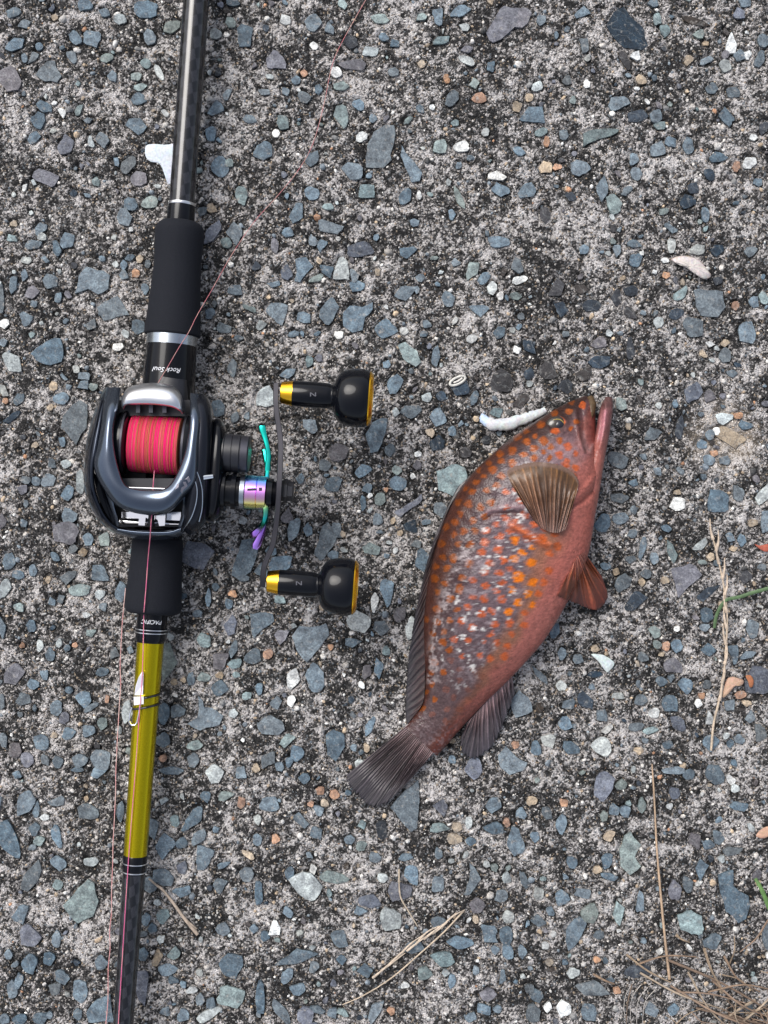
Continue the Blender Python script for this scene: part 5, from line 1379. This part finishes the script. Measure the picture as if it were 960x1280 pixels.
# upper lip
b = MB()
tube(b, [(738, 497, 9, (4.5, 4)), (740, 505, 11, (5.5, 5)), (739, 515, 12.5, (5, 5)), (736.5, 525, 13.5, (3.6, 4)), (733.5, 534, 14.5, (1.8, 2))], 14, colr=(0.075, 0.046, 0.022))
b.build('upper_lip', M['fish'], fish)

# ------------------------------------------------------------------ shell bits, chips
def blob(name, outline, z, h, colr, label, cat, m='shell', edgec=None, seed=0, sink=0.0, group=None):
    """thin solid with a gently domed top; outline in photo pixels"""
    r = random.Random(seed)
    o = cr(outline, 4, True)
    cx, cy = o.mean(0)
    v = []; f = []; c = []
    n = len(o)
    for s, zz_ in ((0.96, z), (1.0, z + h * 0.5), (0.9, z + h * 0.85), (0.6, z + h), (0.25, z + h * 1.02)):
        for p in o:
            v.append(P(cx + (p[0] - cx) * s, cy + (p[1] - cy) * s, zz_ + r.uniform(-0.08, 0.08) * h))
            c.append(tuple(a * r.uniform(0.92, 1.06) for a in (colr if edgec is None or s < 0.95 else edgec)))
    for l in range(4):
        for q in range(n):
            f.append((l * n + q, (l + 1) * n + q, (l + 1) * n + (q + 1) % n, l * n + (q + 1) % n))
    f = [t[::-1] for t in f]
    f.append(tuple(4 * n + q for q in range(n - 1, -1, -1)))
    f.append(tuple(range(n)))
    b = MB(); b.add(v, f, None, c)
    ob = b.build(name, M[m], None, True, 50, P(cx, cy, z))
    # faces wound from image order: make sure they point outwards
    import bmesh
    bm = bmesh.new(); bm.from_mesh(ob.data); bmesh.ops.recalc_face_normals(bm, faces=bm.faces); bm.to_mesh(ob.data); bm.free()
    return tag(ob, label, cat, group)
blob('plastic_shard', [(182, 183), (190, 180), (205, 181), (225, 183), (222, 222), (212, 230), (209, 228), (203, 211), (198, 204), (188, 202), (182, 195)], 0.35, 0.5, (0.48, 0.53, 0.58), 'flat white shard poking out from under the black rod blank', 'plastic shard', seed=1)
blob('shell_fragment', [(839, 324), (850, 320), (864, 321), (875, 326), (885, 338), (889, 345), (880, 349), (869, 343), (858, 335), (846, 330)], 0.4, 2.6, (0.50, 0.455, 0.43), 'curved cream shell fragment lying alone on the concrete', 'shell', edgec=(0.45, 0.36, 0.32), seed=2)
blob('white_chip', [(739, 818), (750, 818), (757, 820), (768, 829), (761, 839), (757, 839), (748, 827)], 0.3, 0.9, (0.48, 0.54, 0.53), 'small flat white chip between the fish and the long dry grass head', 'chip', seed=3)
b = MB()
wt = [(601, 520, 2.5, 5.0), (608, 527, 3.0, 7.0), (618, 531, 3.2, 8.6), (632, 530, 3.2, 8.8), (648, 526, 3.0, 7.6), (662, 521, 2.8, 7.0), (672, 517, 2.6, 6.0), (682, 513, 2.4, 4.0)]
tr = random.Random(3)
q = cr(wt, 4)
tube(b, [(a + tr.uniform(-0.6, 0.6), b_ + tr.uniform(-0.8, 0.8), c - 0.6, (d * 0.88 * tr.uniform(0.86, 1.12), d * 0.55 * tr.uniform(0.85, 1.1))) for a, b_, c, d in q], 16)
b.c = [((0.42, 0.52, 0.68) if (i // 16) < 5 else tuple(v * tr.uniform(0.9, 1.05) for v in (0.50, 0.52, 0.53))) for i in range(len(b.v))]
o = b.build('shell_tube', M['shell'], None, True, 60, P(635, 526, 0))
tag(o, 'white chalky shell tube with a bluish end tucked behind the fish head', 'shell')
b = MB()
ring = [(572 + 10.5 * math.cos(t) * math.cos(-0.45) - 4.2 * math.sin(t) * math.sin(-0.45), 476 + 10.5 * math.cos(t) * math.sin(-0.45) + 4.2 * math.sin(t) * math.cos(-0.45), 0.9, 1.7) for t in np.linspace(0, 2 * math.pi, 25)]
tube(b, ring, 8, colr=(0.52, 0.51, 0.47))
tube(b, [(567, 478.5, 0.9, 1.2), (573, 476, 0.9, 1.3), (578, 472.5, 0.9, 1.2)], 7, colr=(0.6, 0.58, 0.54))
tag(b.build('shell_ring', M['shell'], None, True, 60, P(572, 476, 0)), 'small broken white shell ring on a dark stone', 'shell')

# ------------------------------------------------------------------ dry grass, twigs, leaves
STR = (0.44, 0.355, 0.265)
def strand(mb, pts, r0, r1, colr, seed=0, n=7, sub=4, flat=1.0):
    r = random.Random(seed)
    q = cr(pts, sub)
    m = len(q)
    b0 = len(mb.v)
    tube(mb, [(a, b_, c, ((r0 + (r1 - r0) * i / (m - 1)) * r.uniform(0.88, 1.12), (r0 + (r1 - r0) * i / (m - 1)) * flat)) for i, (a, b_, c) in enumerate(q)], n)
    for i in range(m):
        k = r.uniform(0.8, 1.15)
        for j in range(n): mb.c[b0 + i * n + j] = tuple(v * k for v in colr)

b = MB()
main = [(889, 938, 1.2), (892, 905, 2.0), (899, 875, 2.6), (905, 840, 3.2), (908, 800, 3.4), (909, 770, 3.2), (905, 735, 3.0), (899, 705, 2.6), (893, 680, 2.0), (887, 659, 1.4)]
strand(b, main, 1.6, 1.0, STR, 1)
sr = random.Random(9)
for i in range(11):
    t = 0.22 + 0.07 * i
    k = int(t * 9)
    a, c = main[k], main[min(k + 1, 9)]
    f = t * 9 - k
    x, y, z = (a[j] + (c[j] - a[j]) * f for j in range(3))
    s = sr.choice((-1, 1))
    strand(b, [(x, y, z), (x + s * 3.0, y - 12, z + 0.5), (x + s * 3.4 - 0.5, y - 26, z + 0.4)], 2.4, 0.5, (0.46, 0.37, 0.285), 20 + i)
tag(b.build('dry_grass_head', M['straw'], None, True, 60, P(889, 938, 0)), 'long dry seed head of grass crossed by a green blade', 'dry grass')
b = MB()
strand(b, [(815, 955, 1.0), (818, 1000, 1.8), (821, 1060, 2.2), (827, 1130, 2.4), (832, 1180, 2.0), (837, 1224, 1.4)], 1.0, 1.8, (0.36, 0.255, 0.17), 3)
tag(b.build('straw', M['straw'], None, True, 60, P(815, 955, 0)), 'long straight reddish straw ending at the dry grass tangle', 'straw')
b = MB()
strand(b, [(428, 1256, 1.0), (455, 1244, 1.6), (490, 1222, 2.0), (525, 1192, 2.2), (555, 1165, 1.8), (580, 1138, 1.2)], 0.7, 1.2, STR, 5)
for i in range(9):
    t = 0.25 + i * 0.07
    x = 428 + 152 * t; y = 1256 - 112 * t - 8 * math.sin(t * 3.1)
    strand(b, [(x, y, 1.8), (x + 14, y - 13 + sr.uniform(-3, 3), 2.4), (x + 30, y - 25 + sr.uniform(-3, 3), 2.0)], 1.8, 0.5, (0.47, 0.385, 0.30), 40 + i)
tag(b.build('dry_grass_head', M['straw'], None, True, 60, P(428, 1256, 0)), 'pale dry grass spikelet lying slantwise on the concrete below the fish tail', 'dry grass')
b = MB()
strand(b, [(186, 1098, 1.0), (196, 1107, 1.8), (203, 1112, 2.0), (216, 1128, 2.2), (229, 1146, 2.0), (238, 1157, 1.6), (247, 1168, 1.2)], 1.2, 2.6, (0.36, 0.29, 0.23), 6)
strand(b, [(232, 1150, 2), (240, 1156, 2.4), (246, 1161, 2.0)], 1.6, 0.8, (0.30, 0.24, 0.19), 7)
tag(b.build('twig', M['straw'], None, True, 60, P(215, 1128, 0)), 'short grey brown twig lying beside the black rod blank', 'twig')
b = MB()
strand(b, [(499, 1086, 0.9), (499, 1105, 1.3), (501, 1122, 1.4), (510, 1138, 1.3), (522, 1158, 0.9)], 1.2, 0.8, (0.40, 0.33, 0.25), 8)
tag(b.build('dry_stalk', M['straw'], None, True, 60, P(499, 1086, 0)), 'short bent dry stem above the pale grass spikelet', 'dry stalk')
for nm, pts, r0, r1, c, lab in (
    ('green_grass', [(962, 735, 4.0), (940, 741, 3.9), (925, 746, 3.8), (908, 750, 3.9), (900, 760, 3.2), (895, 772, 2.2), (893, 785, 1.2)], 2.4, 2.0, (0.075, 0.13, 0.055), 'green grass blade bent across the long dry seed head'),
    ('green_grass', [(944, 1098, 2.0), (952, 1112, 3.6), (962, 1136, 4.6), (975, 1165, 5)], 2.2, 3.4, (0.07, 0.15, 0.035), 'bright green blade tip at the edge of the dry tangle')):
    b = MB(); strand(b, pts, r0, r1, c, 9, 8, 5, 0.35)
    tag(b.build(nm, M['leaf'], None, True, 60, P(pts[0][0], pts[0][1], 0)), lab, 'grass blade')
blob('dead_leaf', [(903, 868), (908, 850), (915, 846), (924, 848), (930, 851), (927, 857), (919, 858), (912, 866), (905, 872)], 1.2, 1.6, (0.42, 0.27, 0.19), 'curled pinkish dry leaf at the foot of the long seed head', 'dead leaf', 'leaf', seed=5)
blob('dead_leaf', [(943, 680), (949, 686), (958, 690), (964, 686), (960, 680), (950, 682)], 0.6, 1.0, (0.34, 0.085, 0.05), 'small shiny red brown husk on the bare concrete', 'dead leaf', 'leaf', seed=6)
blob('dead_leaf', [(932, 845), (938, 844), (942, 850), (941, 858), (937, 859), (935, 852)], 0.6, 1.0, (0.32, 0.12, 0.05), 'tiny orange brown flake on a grey stone by the dry leaf', 'dead leaf', 'leaf', seed=7)
blob('dead_leaf', [(945, 1045), (952, 1036), (962, 1033), (964, 1042), (955, 1048)], 0.6, 1.0, (0.45, 0.27, 0.19), 'small tan leaf scrap near the bright green blade', 'dead leaf', 'leaf', seed=8)

# the tangle at the slab's edge
tg = MB()
gr = random.Random(77)
def rs_(x0, y0, x1, y1, bend, r, c, seed, z=2.0):
    mx, my = (x0 + x1) / 2, (y0 + y1) / 2
    L = math.hypot(x1 - x0, y1 - y0)
    nx_, ny_ = -(y1 - y0) / L, (x1 - x0) / L
    strand(tg, [(x0, y0, 1.0 + gr.random() * 2), (mx + nx_ * bend, my + ny_ * bend, z + gr.random() * 5), (x1, y1, 1.0 + gr.random() * 4)], r, r * 0.6, c, seed, 5, 5)
cs = [(0.25, 0.185, 0.125), (0.20, 0.135, 0.09), (0.31, 0.245, 0.18), (0.14, 0.095, 0.066), (0.22, 0.15, 0.105)]
for i, (x0, y0, x1, y1, bd, r) in enumerate([(783, 1193, 838, 1228, 3, 1.6), (795, 1206, 870, 1196, -6, 1.4), (800, 1216, 905, 1262, 5, 1.5), (835, 1200, 960, 1262, -4, 2.0), (838, 1232, 958, 1290, 6, 1.8), (880, 1185, 905, 1240, 3, 1.7), (905, 1195, 950, 1240, 8, 1.4), (944, 1250, 905, 1275, 1, 2.0), (910, 1268, 960, 1282, 1, 2.2), (840, 1240, 935, 1255, -5, 1.3), (846, 1170, 862, 1178, 1, 1.4), (742, 1218, 768, 1230, 1, 1.8), (860, 1215, 930, 1300, 9, 1.4), (790, 1230, 783, 1280, 2, 0.8), (960, 1150, 925, 1190, -4, 1.2), (912, 1205, 918, 1170, 3, 1.0), (885, 1240, 975, 1240, -9, 1.3), (925, 1280, 985, 1215, 5, 1.6), (870, 1260, 960, 1290, -3, 1.6), (890, 1225, 970, 1275, 7, 1.7)]):
    rs_(x0, y0, x1, y1, bd, r, cs[i % 5], i)
for i in range(60):
    a = gr.gauss(0.55, 0.55)
    x0, y0 = 985 - abs(gr.gauss(0, 75)), 1300 - abs(gr.gauss(0, 42))
    L = gr.uniform(25, 75)
    rs_(x0, y0, x0 + L * math.cos(a), y0 + L * math.sin(a), gr.uniform(-10, 10), gr.uniform(0.4, 1.0), cs[gr.randrange(5)], 100 + i, 3)
for i in range(4):       # pale rootlets
    x0, y0 = 786 + i * 9, 1228 + i * 3
    strand(tg, [(x0 + 6, y0, 0.9), (x0 - 3 - i, y0 + 14, 1.2), (x0 - 6 - i, y0 + 30, 1.1), (x0 - 4 - 2 * i, y0 + 48, 0.9)], 0.45, 0.3, (0.42, 0.39, 0.36), 300 + i, 5, 6)
tag(tg.build('dry_grass', M['straw'], None, True, 60, P(930, 1270, 0)), 'tangle of dry brown grass and thin roots creeping over the slab', 'dry grass', kind='stuff')
